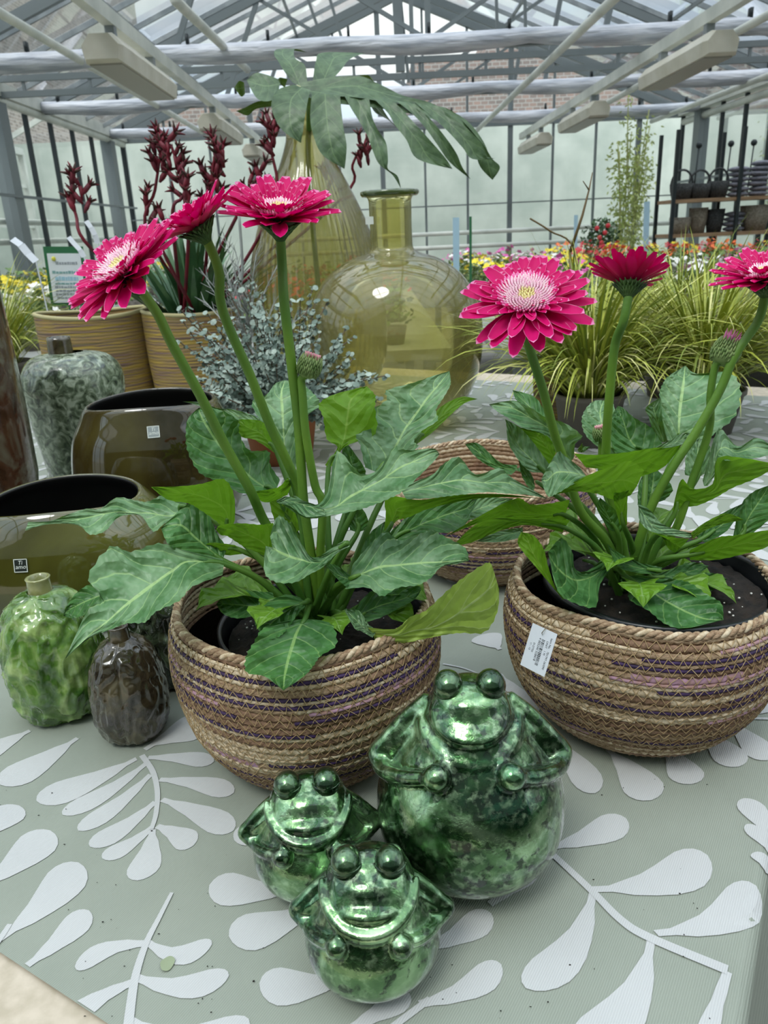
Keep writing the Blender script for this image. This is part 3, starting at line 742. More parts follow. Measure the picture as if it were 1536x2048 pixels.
def fillers(plant, crown, n, seed, Lr=(.06, .11)):
    rd = random.Random(seed); crown = V(crown)
    for i in range(n):
        a = 2*pi*i/n+rd.uniform(-.3, .3); L_ = rd.uniform(*Lr); el = rd.uniform(.35, 1.0); W = L_*rd.uniform(.28, .36); pl = rd.uniform(.02, .05)
        d = V((cos(a), sin(a), 0)); sd = V((-sin(a), cos(a), 0)); vs = []; uv = []; m = 14; spine = []
        p = crown+d*.01; 
        for s_ in range(5):
            spine.append(p.copy()); p = p + (d*cos(el)+V((0, 0, sin(el))))*pl/4
        for s_ in range(m+1):
            t_ = s_/m; e_ = el-1.5*t_*rd.uniform(.8, 1); q = p
            wv = (sin(pi*min(1, t_*1.02))**.7)*(1+.28*sin(t_*19+i))*W*(.55+.6*t_)*(1-max(0, t_-.8)*4.2) if t_ < 1 else 0
            upv = (-d*sin(e_)+V((0, 0, cos(e_))))
            for j in range(7):
                f_ = (j-3)/3; vs.append(q+sd*f_*max(0, wv)+upv*abs(f_)*max(0, wv)*.35); uv.append((.5+.5*f_, t_))
            p = p+(d*cos(e_)+V((0, 0, sin(e_))))*L_/m
        fs = [(s_*7+j, s_*7+j+1, s_*7+j+8, s_*7+j+7) for s_ in range(m) for j in range(6)]
        a0, b0, c0 = vs[fs[3][0]], vs[fs[3][1]], vs[fs[3][2]]
        if (b0-a0).cross(c0-a0).z < 0: fs = [f[::-1] for f in fs]
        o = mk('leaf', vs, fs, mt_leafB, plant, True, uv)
        b = MB(); b.tube(spine+[spine[-1].lerp(p, .2)], [.0036, .0034, .003, .0028, .0025, .0015], 7); b.build('leaf_stalk', mt_stemd, o)
def potted(plant, c, r, ztop, zb=.035):
    b = MB(); c = V(c)
    b.lathe([(r*.78, zb), (r*.97, ztop-.02), (r*.975, ztop-.012), (r*1.03, ztop-.011), (r*1.035, ztop), (r*1.0, ztop+.001), (r*.985, ztop-.004), (r*.95, ztop-.03), (r*.92, ztop-.04)], 96, (c.x, c.y, 0))
    b.lathe([(0, zb), (r*.78, zb)], 96, (c.x, c.y, 0)); b.build('nursery_pot', mt_plastic, plant)
    b = MB(); rs = [0]+[r*.94*sqrt(i/24) for i in range(1, 25)]
    def f_(rr, z, a, i): return rr, z+.004*noise.noise(V((rr*cos(a)*90, rr*sin(a)*90, 1)))+.003*noise.noise(V((rr*cos(a)*300, rr*sin(a)*300, 5)))+.006*(1-rr/r)
    b.lathe([(q, ztop-.016) for q in rs], 90, (c.x, c.y, 0), 0, f_); b.build('soil', mt_soil, plant)
    b = MB(); rd = random.Random(int(c.x*1000))
    for i in range(70):
        a = rd.uniform(0, 6.28); q = r*.92*sqrt(rd.random()); b.ball((c.x+q*cos(a), c.y+q*sin(a), ztop-.0125+.006*(1-q/r)), rd.uniform(.0005, .0015), 6, 0, (1, rd.uniform(.6, 1.4), .8))
    o = b.build('perlite', M_('white_perlite', 'd8d6d0', .9), plant); o['kind'] = 'stuff'
# ---- left plant
cL = V((-.068, .672, .142)); PL = V((-.063, .672, 0))
gl = thing('gerbera_plant', 'potted gerbera with three pink flowers leaning left and one closed bud, in the left basket', 'plant', PL, None)
potted(gl, PL, .100, .148, .03)
D = [
 ('t', [(445,1118,448,1128,445,1150),(365,1100,378,1122,385,1172),(318,1088,347,1140,358,1200),(262,1105,315,1163,312,1222),(222,1096,285,1186,290,1243),(178,1155,250,1213,255,1246),(200,1192,215,1243,225,1257),(172,1228,175,1274,178,1277),(130,1318)], .64, .55),
 ('d', [(215,1165,220,1185,212,1205),(186,1167,190,1195,190,1222),(155,1184,160,1208,168,1230),(132,1215,138,1220,145,1236),(127,1232)], .66, .64, 0),
 ('t', [(372,1005,375,1015,376,1024),(345,994,350,1030,350,1042),(324,992,330,1032,329,1047),(295,1004,300,1026,306,1062),(269,1001,270,1026,280,1031),(233,996,235,1024,238,1034),(201,1018,205,1028,210,1061),(173,1018,178,1034,180,1068),(131,1031,140,1041,155,1050),(100,1042,100,1044,98,1048),(56,1044,54,1052,50,1061)], .68, .70),
 ('u', [(470,1040,462,1060,450,1065),(468,990,450,1020,433,1043),(447,958,420,1000,400,1020),(405,967,385,988,377,1007),(367,972,350,985,335,999),(302,974)], .66, .64),
 ('d', [(455,1095,445,1120,430,1125),(435,1070,420,1100,395,1112),(415,1030,390,1075,355,1100),(385,1003,360,1050,335,1085),(322,1056)], .655, .66),
 ('d', [(560,960,550,985,520,990),(540,930,515,965,480,985),(537,903,490,945,434,962),(497,900,460,915,400,945),(478,865,435,885,377,905),(475,841,412,850,372,872),(440,820,400,828,376,838),(398,815)], .69, .74),
 ('t', [(520,838,515,845,508,850),(498,828,485,836,480,842),(465,819,455,823,452,828),(434,816,425,815,420,820),(402,805,398,808,400,812),(365,803)], .74, .76, 0),
 ('u', [(560,900,555,908,548,905),(540,860,525,870,510,880),(519,841,495,855,481,872),(473,839)], .71, .74),
 ('t', [(575,930,582,950,592,935),(555,915,570,905,600,890),(525,848,566,850,612,835),(505,806,564,815,638,811),(534,789,562,785,629,791),(550,768,566,772,605,770),(570,760)], .74, .84),
 ('u', [(650,930,657,935,664,932),(675,895,682,893,690,893),(655,878,690,868,748,868),(648,835,695,835,748,815),(640,808,700,805,749,792),(672,788,712,790,735,775),(736,772)], .73, .78),
 ('t', [(730,935,755,945,790,925),(720,890,780,912,835,895),(713,870,795,888,828,882),(752,850,808,862,845,861),(738,826,820,845,875,841),(773,800,840,818,872,820),(773,781,855,797,886,797),(828,765,875,773,900,772),(869,751,890,754,901,758),(899,742)], .72, .82),
 ('u', [(826,880,830,886,834,888),(850,850,858,858,868,862),(880,815,895,822,905,826),(921,794,925,800,930,806),(955,798)], .77, .86),
 ('t', [(590,991,575,997,565,1008),(628,1010,622,1020,613,1036),(655,985,668,1015,665,1030),(675,904,700,995,707,1022),(719,947,735,975,740,1012),(757,939,762,960,775,998),(788,894,800,935,805,982),(817,901,835,920,840,950),(865,897,866,905,868,922),(879,908)], .625, .64, 0),
 ('t', [(555,1000,552,1003,556,1006),(575,993,580,1002,580,1012),(612,1003,615,1012,612,1033),(645,1015,650,1022,650,1030)], .62, .62, 0),
 ('t', [(800,975,805,985,812,998),(863,950,855,972,860,996),(885,930,890,965,895,992),(918,915,925,960,930,988),(951,949,965,965,975,984),(999,937,1010,965,1012,987),(1026,957,1040,975,1050,989),(1095,997)], .68, .70, 0),
 ('u', [(768,1065,775,1062,783,1055),(772,1030,790,1030,795,1040),(775,993,800,1015,815,1035),(840,1000,850,1008,859,1017),(910,990,925,995,940,999),(1000,988,1010,991,1020,994),(1090,998)], .665, .69),
 ('t', [(705,1130,700,1158,690,1178),(735,1095,735,1143,735,1175),(770,1065,760,1134,764,1192),(800,1082,790,1131,796,1175),(835,1070,820,1128,835,1170),(862,1062,850,1126,862,1155),(892,1075,880,1125,882,1134),(930,1096,915,1122,912,1128),(938,1122)], .62, .63),
 ('d', [(715,1160,720,1150,728,1148),(720,1110,735,1120,760,1125),(739,1068,760,1080,790,1095),(769,1043)], .64, .68),
 ('d', [(700,1150,705,1160,700,1178),(670,1130,675,1150,680,1163),(650,1130)], .62, .61, 0),
 ('t', [(690,1080,694,1088,700,1092),(665,1095,668,1103,672,1108),(640,1112,643,1123,646,1134),(620,1112,622,1125,619,1148),(595,1075,605,1120,592,1163),(575,1045,585,1115,554,1163),(555,1035,560,1105,530,1144),(540,1072,545,1095,531,1092)], .61, .60),
 ('u', [(548,1090,545,1108,538,1115),(548,1050,525,1085,500,1098),(521,1050,500,1072,480,1088),(483,1047,470,1060,455,1072),(442,1050,445,1062,442,1070),(432,1060)], .64, .62),
 ('d', [(580,1240,610,1238,640,1240),(530,1255,595,1262,665,1252),(509,1285,585,1290,671,1290),(493,1315,578,1315,640,1312),(495,1345,572,1340,625,1333),(530,1353,568,1360,608,1352),(567,1381)], .60, .515),
 ('d', [(545,1185,550,1200,545,1215),(517,1184,515,1212,512,1230),(480,1181,478,1210,475,1236),(448,1190,446,1208,446,1227),(433,1208)], .64, .63),
 ('d', [(600,1195,612,1205,610,1215),(570,1190,590,1212,600,1222),(530,1210,560,1232,585,1242),(512,1232,540,1250,570,1262),(514,1256,533,1265,555,1275),(540,1279)], .62, .575),
 ('y', [(735,1255,745,1265,750,1280),(790,1258,795,1270,800,1286),(820,1235,825,1262,845,1278),(852,1222,865,1255,885,1270),(893,1185,905,1235,920,1265),(927,1157,945,1205,969,1262),(972,1128,975,1180,994,1222),(984,1131,990,1150,998,1178)], .585, .60, 0),
 ('t', [(760,1262,750,1268,745,1275),(738,1250,728,1256,722,1262),(718,1222,712,1240,709,1256),(688,1218)], .585, .585, 0),
 ('d', [(700,1230,705,1240,712,1250),(740,1185,750,1215,760,1235),(790,1175,800,1200,800,1215),(835,1172,835,1185,830,1198),(842,1180)], .63, .65),
 ('u', [(575,955,585,965,575,990),(555,975,545,990,530,1005),(505,983)], .68, .66),
 ('d', [(700,965,712,960,728,955),(685,910,702,920,728,935),(690,880)], .74, .78),
 ('d', [(770,1075,790,1075,800,1085),(820,1030,840,1050,850,1065),(880,1008,890,1030,895,1065),(930,1000,935,1015,930,1050),(955,995)], .70, .74),
 ('t', [(935,1042,940,1025,950,995),(985,1022,985,1008,985,995),(1028,997)], .74, .76, 0),
 ('u', [(575,1070,590,1065,600,1060),(550,1040,575,1030,590,1025),(540,1000,560,1000,578,1005),(548,985)], .68, .69),
 ('d', [(700,1060,715,1065,730,1060),(690,1010,712,1030,735,1035),(705,990)], .70, .72),
 ('u', [(470,1090,480,1100,500,1105),(425,1085,440,1095,450,1110),(410,1090)], .66, .66),
]
add_leaves(gl, D, cL, .672)
fillers(gl, cL, 9, 3, (.045, .08))
S1, S2_, S3 = [A(530,1045,.665), A(500,980,.65), A(450,890,.64), A(400,790,.63), A(345,690,.62), A(305,612,.615)], [A(600,985,.675), A(575,925,.67), A(540,850,.665), A(500,750,.66), A(445,620,.655), A(408,525,.652)], [A(607,1000,.66), A(597,850,.655), A(582,720,.65), A(568,600,.65), A(558,495,.65)]
def below(pts, c): return [V(c), V(c).lerp(pts[0], .5)+V((0, 0, .01))]+pts
gerbera(gl, below(S1, cL), A(246,540,.60), CR*-.44+CU*.56-FW*.70, .0475, .22, 1)
gerbera(gl, below(S2_, cL), A(390,446,.645), CR*-.48+CU*.74-FW*.48, .039, .40, 2)
gerbera(gl, below(S3, cL), A(558,428,.645), CR*.03+CU*.74-FW*.67, .046, .42, 3)
bud(gl, below([A(645,1010,.66), A(630,970,.658), A(612,870,.65), A(605,790,.648), A(603,758,.648)], cL), A(619,733,.646), CR*.3+CU*.9-FW*.1, .0105, 4)
# ---- right plant
cR = V((.250, .715, .142)); PR = V((.275, .712, 0))
gr = thing('gerbera_plant', 'potted gerbera with one large open pink flower facing front, in the right basket', 'plant', PR, None)
potted(gr, PR, .110, .158, .03)
D = [
 ('u', [(1140,1000,1130,1030,1135,1042),(1095,1008,1090,1030,1098,1044),(1059,1009,1050,1028,1040,1037),(1035,997,1010,1020,1000,1040),(985,1018,965,1035,955,1047),(890,1073)], .70, .68),
 ('u', [(1140,1040,1130,1055,1125,1065),(1053,1037,1050,1042,1055,1050),(1000,1035,998,1048,999,1062),(950,1050,945,1068,943,1085),(905,1092)], .68, .66),
 ('t', [(1045,1055,1046,1062,1042,1075),(1000,1062,1000,1072,1000,1084),(950,1083)], .72, .72, 0),
 ('t', [(1148,915,1140,925,1125,915),(1150,888,1125,890,1105,890),(1163,872,1110,868,1090,870),(1128,846,1090,852,1070,862),(1091,835,1060,835,1045,855),(1060,815,1030,818,1015,835),(1026,801,1003,812,995,823),(978,809)], .74, .76),
 ('u', [(1100,930,1108,915,1112,905),(1075,895,1090,890,1105,885),(1055,870,1070,868,1085,866),(1040,855)], .735, .745, 0),
 ('t', [(1102,930,1090,945,1065,945),(1080,900,1065,920,1045,930),(1060,875,1040,895,1018,888),(1040,855,1025,865,1013,850),(1010,838)], .745, .765),
 ('d', [(1095,835,1085,840,1070,830),(1070,795,1055,810,1035,803),(1025,780)], .80, .84, 0),
 ('t', [(1210,905,1235,915,1300,905),(1175,875,1215,880,1262,890),(1164,848,1205,850,1245,860),(1168,824,1200,825,1232,830),(1186,803,1205,808,1225,805),(1208,800)], .79, .85),
 ('d', [(1325,890,1290,912,1230,905),(1304,857,1260,880,1222,880),(1268,835,1248,845,1222,850),(1245,815,1238,822,1225,830),(1235,812)], .77, .80),
 ('t', [(1335,880,1357,890,1400,885),(1325,840,1357,850,1430,865),(1322,810,1358,820,1468,830),(1320,785,1362,790,1478,778),(1328,765,1366,765,1455,745),(1338,752,1369,748,1392,747),(1371,731)], .78, .86),
 ('t', [(1335,882,1328,885,1310,880),(1325,840,1312,835,1298,835),(1322,800,1308,810,1292,815),(1320,795)], .79, .80, 0),
 ('u', [(1148,907,1160,920,1172,935),(1192,910,1200,925,1215,940),(1245,906,1250,930,1265,955),(1300,897,1300,920,1290,950),(1340,892,1335,905,1332,930),(1375,872)], .70, .70, 0),
 ('t', [(1300,899,1310,898,1320,897),(1340,880,1345,887,1350,893),(1365,866,1370,875,1378,882),(1385,868)], .695, .70, 0),
 ('t', [(1160,935,1172,952,1165,958),(1130,912,1140,945,1140,972),(1116,904,1112,945,1112,988),(1095,935,1095,960,1095,992),(1082,960)], .66, .65, 0),
 ('u', [(1093,993,1100,990,1105,990),(1172,952,1165,970,1150,983),(1230,930,1215,965,1195,988),(1262,922,1248,960,1230,1000),(1288,941,1275,970,1262,990)], .645, .655, 0),
 ('u', [(1240,1050,1247,1050,1254,1050),(1228,1005,1240,1005,1255,995),(1228,985,1240,985,1258,980)], .67, .655),
 ('t', [(1405,960,1408,972,1415,972),(1415,930,1425,945,1432,947),(1428,878,1435,905,1437,920),(1442,858,1450,895,1455,921),(1475,893,1475,905,1480,918),(1515,876,1510,895,1510,916),(1560,905)], .70, .72, 0),
 ('u', [(1345,1020,1348,1030,1352,1040),(1362,960,1358,985,1360,1015),(1385,978,1390,995,1394,1011),(1425,968,1430,980,1433,994),(1436,917,1450,950,1465,975),(1490,917,1500,938,1510,957),(1560,930)], .69, .70),
 ('t', [(1275,1006,1276,1010,1277,1015),(1300,1020,1288,1030,1279,1040),(1320,1044,1310,1055,1300,1062),(1345,1057,1345,1064,1345,1071),(1383,1066,1383,1071,1382,1077)], .66, .65, 0),
 ('u', [(1382,1066,1384,1072,1386,1078),(1410,1045,1412,1052,1412,1060),(1452,1027,1450,1038,1445,1048),(1488,1040)], .65, .66, 0),
 ('u', [(1290,1062,1318,1068,1322,1069),(1335,1073,1345,1085,1335,1095),(1378,1078,1362,1095,1350,1105)], .67, .66),
 ('d', [(1280,1150,1250,1152,1240,1160),(1320,1158,1290,1172,1257,1180),(1350,1160,1320,1195,1262,1200),(1380,1168,1345,1210,1300,1222),(1413,1190,1375,1225,1330,1246),(1442,1208,1410,1238,1370,1256),(1447,1240)], .665, .605),
 ('d', [(1306,1150,1305,1155,1310,1158),(1340,1140,1345,1152,1345,1164),(1380,1125,1382,1142,1383,1157),(1418,1132)], .68, .69),
 ('d', [(1385,1155,1383,1160,1390,1168),(1400,1146,1408,1160,1413,1186),(1433,1148,1430,1160,1435,1172),(1455,1159)], .69, .70),
 ('u', [(1129,1199,1125,1198,1120,1192),(1111,1175,1105,1172,1095,1162),(1097,1135,1085,1138,1068,1130),(1087,1097,1065,1105,1047,1105),(1067,1071,1055,1080,1035,1085),(1042,1064)], .64, .66, 0),
 ('d', [(1210,1114,1222,1122,1228,1130),(1175,1142,1190,1150,1200,1168),(1150,1138,1155,1160,1190,1212),(1144,1105,1130,1150,1150,1205),(1122,1078,1110,1130,1115,1180),(1096,1105)], .67, .65),
 ('d', [(1325,1135,1320,1142,1310,1148),(1280,1125,1275,1135,1270,1145),(1240,1107,1238,1120,1235,1132),(1214,1088)], .66, .65),
 ('d', [(1465,1080,1475,1075,1500,1070),(1480,1015,1500,1030,1536,1040),(1505,985,1520,1000,1550,1015),(1540,970)], .71, .73),
 ('u', [(1380,1100,1378,1110,1380,1120),(1435,1075,1430,1100,1430,1120),(1475,1070,1475,1090,1480,1110),(1536,1060,1536,1075,1536,1093),(1590,1055)], .68, .66),
 ('d', [(1035,930,1033,940,1022,950),(1000,925,990,930,978,932),(958,888,952,900,950,912),(930,888)], .80, .82, 0),
 ('d', [(1065,985,1070,975,1068,960),(1045,955,1050,945,1055,935),(1036,915)], .74, .76, 0),
 ('d', [(1110,985,1090,975,1075,965),(1075,965,1060,955,1045,945),(1040,935,1030,938,1025,940)], .75, .79),
 ('d', [(1275,1010,1300,1010,1330,1000),(1280,960,1305,970,1345,975),(1310,935)], .76, .79),
 ('t', [(1370,950,1395,955,1415,945),(1375,900,1395,905,1420,895),(1400,875)], .75, .78),
 ('t', [(1165,890,1170,893,1180,893),(1155,900,1158,905,1165,905),(1165,885)], .8, .8, 0),
 ('d', [(1220,1060,1235,1065,1250,1062),(1195,1020,1215,1030,1240,1030),(1200,995)], .70, .70),
 ('d', [(1390,1070,1400,1080,1410,1085),(1440,1030,1450,1045,1455,1060),(1490,1005)], .70, .72),
]
add_leaves(gr, D, cR, .715)
fillers(gr, cR, 11, 9, (.05, .085))
S4, S5, S6 = [A(1160,1020,.70), A(1122,905,.69), A(1108,865,.685), A(1086,780,.675), A(1071,690,.665)], [A(1214,960,.72), A(1213,880,.715), A(1220,780,.71), A(1230,690,.705), A(1241,610,.70)], [A(1270,1110,.70), A(1300,1020,.695), A(1345,935,.69), A(1395,860,.69), A(1440,780,.69), A(1470,710,.69), A(1500,630,.69)]
gerbera(gr, below(S4, cR), A(1052,600,.635), CR*-.12+CU*.55-FW*.83, .050, .12, 5)
gerbera(gr, below(S5, cR), A(1260,562,.70), CR*.12+CU*.98+FW*.04, .036, .62, 6)
gerbera(gr, below(S6, cR), A(1528,552,.69), CR*-.28+CU*.80-FW*.50, .042, .42, 7)
bud(gr, below([A(1350,1060,.70), A(1385,960,.70), A(1418,860,.70), A(1421,790,.70), A(1430,735,.70)], cR), A(1452,704,.70), CR*.45+CU*.85, .013, 8, 1)
bud(gr, below([A(1205,960,.76), A(1203,900,.76)], cR), A(1202,868,.76), CR*-.2+CU*.9-FW*.2, .0085, 9)
# ================================================================= METALLIC GLASS FROGS
def frog_mat(name, seed, dk=0):
    m, t, b = newmat(name); L = t.links.new
    tc = N(t, 'ShaderNodeTexCoord'); mp = N(t, 'ShaderNodeMapping'); mp.inputs['Location'].default_value = (seed, seed*2, seed*3); L(tc.outputs['Object'], mp.inputs[0])
    v = mp.outputs[0]
    def ns(sc_, dt, dist=0):
        n = N(t, 'ShaderNodeTexNoise'); n.inputs['Scale'].default_value = sc_; n.inputs['Detail'].default_value = dt; n.inputs['Distortion'].default_value = dist; L(v, n.inputs['Vector']); return n.outputs['Fac']
    big = ns(22, 5, .8); fine = ns(260, 6, .4); mid = ns(110, 8, .4)
    r = N(t, 'ShaderNodeValToRGB'); el = r.color_ramp.elements
    el[0].position = .30; el[0].color = srgb('1a361c'); el[1].position = .68; el[1].color = srgb('aed0a0')
    e = el.new(.45); e.color = srgb('30562f'); e = el.new(.56); e.color = srgb('628a58')
    L(big, r.inputs[0])
    # teal and olive patches
    r2 = N(t, 'ShaderNodeValToRGB'); q = r2.color_ramp.elements; q[0].position = .60; q[0].color = (0, 0, 0, 1); q[1].position = .68; q[1].color = (1, 1, 1, 1); L(ns(13, 3, .5), r2.inputs[0])
    mx = N(t, 'ShaderNodeMix', data_type='RGBA'); L(math_(t, 'MULTIPLY', r2.outputs[0], .35), mx.inputs['Factor']); L(r.outputs[0], mx.inputs['A']); mx.inputs['B'].default_value = srgb('17705a')
    # speckled loss of silvering
    r3 = N(t, 'ShaderNodeValToRGB'); q = r3.color_ramp.elements; q[0].position = .42; q[0].color = (1, 1, 1, 1); q[1].position = .47; q[1].color = (0, 0, 0, 1)
    L(math_(t, 'ADD', math_(t, 'MULTIPLY', big, .3), math_(t, 'MULTIPLY', mid, .7)), r3.inputs[0])
    m2 = N(t, 'ShaderNodeMix', data_type='RGBA'); L(math_(t, 'MULTIPLY', r3.outputs[0], .8), m2.inputs['Factor']); L(mx.outputs['Result'], m2.inputs['A']); m2.inputs['B'].default_value = srgb('0f2014')
    r4 = N(t, 'ShaderNodeValToRGB'); q = r4.color_ramp.elements; q[0].position = .50; q[0].color = (0, 0, 0, 1); q[1].position = .72; q[1].color = (1, 1, 1, 1); L(ns(170, 8, .3), r4.inputs[0])
    m4 = N(t, 'ShaderNodeMix', data_type='RGBA'); L(math_(t, 'MULTIPLY', r4.outputs[0], .5), m4.inputs['Factor']); L(m2.outputs['Result'], m4.inputs['A']); m4.inputs['B'].default_value = srgb('c6e6b8')
    m5 = N(t, 'ShaderNodeMix', data_type='RGBA'); m5.inputs['Factor'].default_value = dk; L(m4.outputs['Result'], m5.inputs['A']); m5.inputs['B'].default_value = srgb('143420'); L(m5.outputs['Result'], b.inputs['Base Color']); b.inputs['Metallic'].default_value = .93
    L(math_(t, 'ADD', math_(t, 'MULTIPLY', r3.outputs[0], .25), math_(t, 'ADD', math_(t, 'MULTIPLY', mid, .35), .02)), b.inputs['Roughness'])
    bp = N(t, 'ShaderNodeBump'); bp.inputs['Strength'].default_value = .5; bp.inputs['Distance'].default_value = .0016; L(math_(t, 'ADD', math_(t, 'MULTIPLY', mid, .8), math_(t, 'MULTIPLY', fine, .3)), bp.inputs['Height']); L(bp.outputs[0], b.inputs['Normal'])
    b.inputs['Coat Weight'].default_value = 1; b.inputs['Coat Roughness'].default_value = .04
    return m
mt_frog = frog_mat('green_mercury_glass', 3.0); mt_frogS = frog_mat('green_mercury_glass_small', 7.7); mt_eye = frog_mat('dark_green_eye_glass', 5.1, .6)
mt_ring = M_('dark_green_glass_foot', '11241a', .2, .4)
def voxelise(mb, vox, smooth_n=8):
    me = bpy.data.meshes.new('tmp'); me.from_pydata([tuple(v) for v in mb.v], [], mb.f); me.update()
    o = bpy.data.objects.new('tmp', me); C.objects.link(o)
    md = o.modifiers.new('r', 'REMESH'); md.mode = 'VOXEL'; md.voxel_size = vox
    sm = o.modifiers.new('s', 'SMOOTH'); sm.factor = .5; sm.iterations = smooth_n
    dg = bpy.context.evaluated_depsgraph_get(); dg.update()
    me2 = bpy.data.meshes.new_from_object(o.evaluated_get(dg)); bpy.data.objects.remove(o); bpy.data.meshes.remove(me); return me2
# design units: body height (eye tops) = 1, x right, -y front
def frog_body(big):
    b = MB(); n = 48
    if big:
        prof = [(0, .02), (.10, .022), (.20, .04), (.31, .10), (.385, .19), (.412, .30), (.41, .40), (.395, .48), (.368, .55), (.33, .61), (.29, .67), (.245, .735), (.19, .80), (0, .87)]
        el = (.40, .0, .60); fr = .375; fr2 = .305; ha = 62; zh = .585; zh2 = .695; sh = (.16, .03, .85); ra = .040; hr = .058; hw = .185; slab = .13
    else:
        prof = [(0, .02), (.12, .022), (.24, .045), (.36, .11), (.43, .19), (.455, .28), (.452, .37), (.435, .45), (.405, .51), (.37, .57), (.335, .63), (.29, .70), (.22, .75), (0, .79)]
        el = (.505, .0, .50); fr = .425; fr2 = .385; ha = 60; zh = .47; zh2 = .565; sh = (.25, .04, .75); ra = .048; hr = .074; hw = .315; slab = .16
    b.lathe([(r, z) for r, z in cr2(prof)], n)
    hy = -.045
    M1 = Matrix.Rotation(radians(30 if big else 42), 4, 'X')
    if big:
        b.ball((0, .0, .875), 1, 36, 0, (.165, .15, .085))
        b.ball((0, -.065, .858), 1, 36, 0, (.17, .165, .062), M1)
        b.ball((0, -.03, .82), 1, 36, 0, (.185, .175, .055))
        lips = ((.198, .765, .044, -.035, .06), (.168, .835, .018, -.05, .035)); ex, ez, es = .088, .93, .05
    else:
        b.ball((0, .02, .78), 1, 36, 0, (.285, .25, .14))
        b.ball((0, -.125, .765), 1, 36, 0, (.265, .27, .095), M1)
        b.ball((0, -.05, .72), 1, 36, 0, (.29, .27, .085))
        lips = ((.305, .735, .048, -.05, .10),); ex, ez, es = .142, .90, .085
    for (rr, zz, tk, y0, dip) in lips:
        pts = []; rs = []
        for i in range(29):
            a = pi*(1.0+1.0*i/28); s_ = sin(pi*i/28)
            pts.append((rr*cos(a), y0+rr*.95*sin(a)+.02*(1-s_), zz-dip*s_+dip*.7*(1-s_))); rs.append(tk*(.45+.55*s_**.6))
        b.tube(pts, rs, 12)
    for s_ in (-1, 1):
        S = lambda p: V((p[0]*s_, p[1], p[2]))
        elb = S(el); shd = S(sh)
        up_ = [shd, shd.lerp(elb, .35)+V((s_*.012, 0, .006)), shd.lerp(elb, .75)+V((s_*.010, -.003, .004)), elb]
        arc = [V((s_*(fr+(fr2-fr)*(t_-12)/(ha-12))*1.02*cos(radians(t_)), -(fr+(fr2-fr)*(t_-12)/(ha-12))*sin(radians(t_)), zh+(zh2-zh)*(t_-12)/(ha-12))) for t_ in (12, 26, 40, 52, ha)]
        pts = cr_pts(up_+arc, 6)
        b.tube(pts, [ra*(1.1 if i < 20 else 1-.25*(i-20)/(len(pts)-20)) for i in range(len(pts))], 12)
        hd = V((s_*fr2*1.04*cos(radians(ha)), -fr2*1.04*sin(radians(ha)), zh2))
        b.ball(hd, hr, 20)
        # flange of skin between neck, elbow and belly
        q = [(s_*.05, sh[2]), (shd.x, sh[2]), (elb.x*.70+shd.x*.3, elb.z*.7+sh[2]*.3), (elb.x, elb.z), (s_*fr*.9, zh-.05), (s_*.05, zh-.05)]
        vs = [V((x, y_+.015, z)) for y_ in (-slab/2, slab/2) for x, z in q]
        fs = [(0, 1, 2, 3, 4, 5), (11, 10, 9, 8, 7, 6)] + [(i, i+6, (i+1) % 6+6, (i+1) % 6) for i in range(6)]
        if s_ > 0: fs = [f[::-1] for f in fs]
        b.add(vs, fs)
        b.ball((s_*ex, .02, ez-.04), es, 20, 0, (1, 1.15, 1))
    return b
def cr2(prof): return [(max(0, p.x), p.y) for p in cr_pts([V((r, z, 0)) for r, z in prof], 4)]
def make_frog(label, H_, loc, rz, big, mat):
    t = thing('frog_figurine', label, 'figurine', loc, None if big else 'small green glass frogs')
    me = voxelise(frog_body(big), .0115, 9)
    me.transform(Matrix.Scale(H_, 4)); me.name = 'body'
    o = bpy.data.objects.new('body', me); C.objects.link(o); o.parent = t; me.materials.append(mat); me.polygons.foreach_set('use_smooth', [True]*len(me.polygons))
    ex = .088 if big else .142; er = .064 if big else .104
    for s_ in (-1, 1):
        b = MB(); Mx = Matrix.Rotation(radians(-20), 4, 'X')
        yy = -.02*H_; zz = (.950 if big else .915)*H_
        b.ball((s_*ex*H_, yy, zz), er*H_, 28, 0, (1, 1.1, 1.05))
        # heavy eyelid line
        if not big:
            pts = [(s_*ex*H_+er*1.0*H_*cos(a), yy-er*1.03*H_*abs(sin(a))*.99, zz+er*H_*.12) for a in [pi*(.08+.84*i/14) for i in range(15)]]
            b.tube(pts, er*H_*.07, 8)
        e = mk('eye', b.v, b.f, mt_eye); e.parent = t
    b = MB(); r = (.135 if big else .16)*H_
    b.lathe([(r*.8, .03*H_), (r*.98, .022*H_), (r, 0), (r*.82, 0), (r*.78, .02*H_)], 48)
    e = mk('foot_ring', b.v, b.f, mt_ring); e.parent = t
    t.rotation_euler = (0, 0, rz)
    return t
make_frog('large green mercury glass frog, tallest of the three, in front of the two baskets', .183, (.0585, .507, 0), radians(-3), True, mt_frog)
make_frog('small green glass frog at the back left, close against the left basket', .106, (-.0705, .497, 0), radians(4), False, mt_frogS)
make_frog('small green glass frog standing in front of the other two, nearest the camera', .106, (-.022, .414, 0), radians(-2), False, mt_frog)
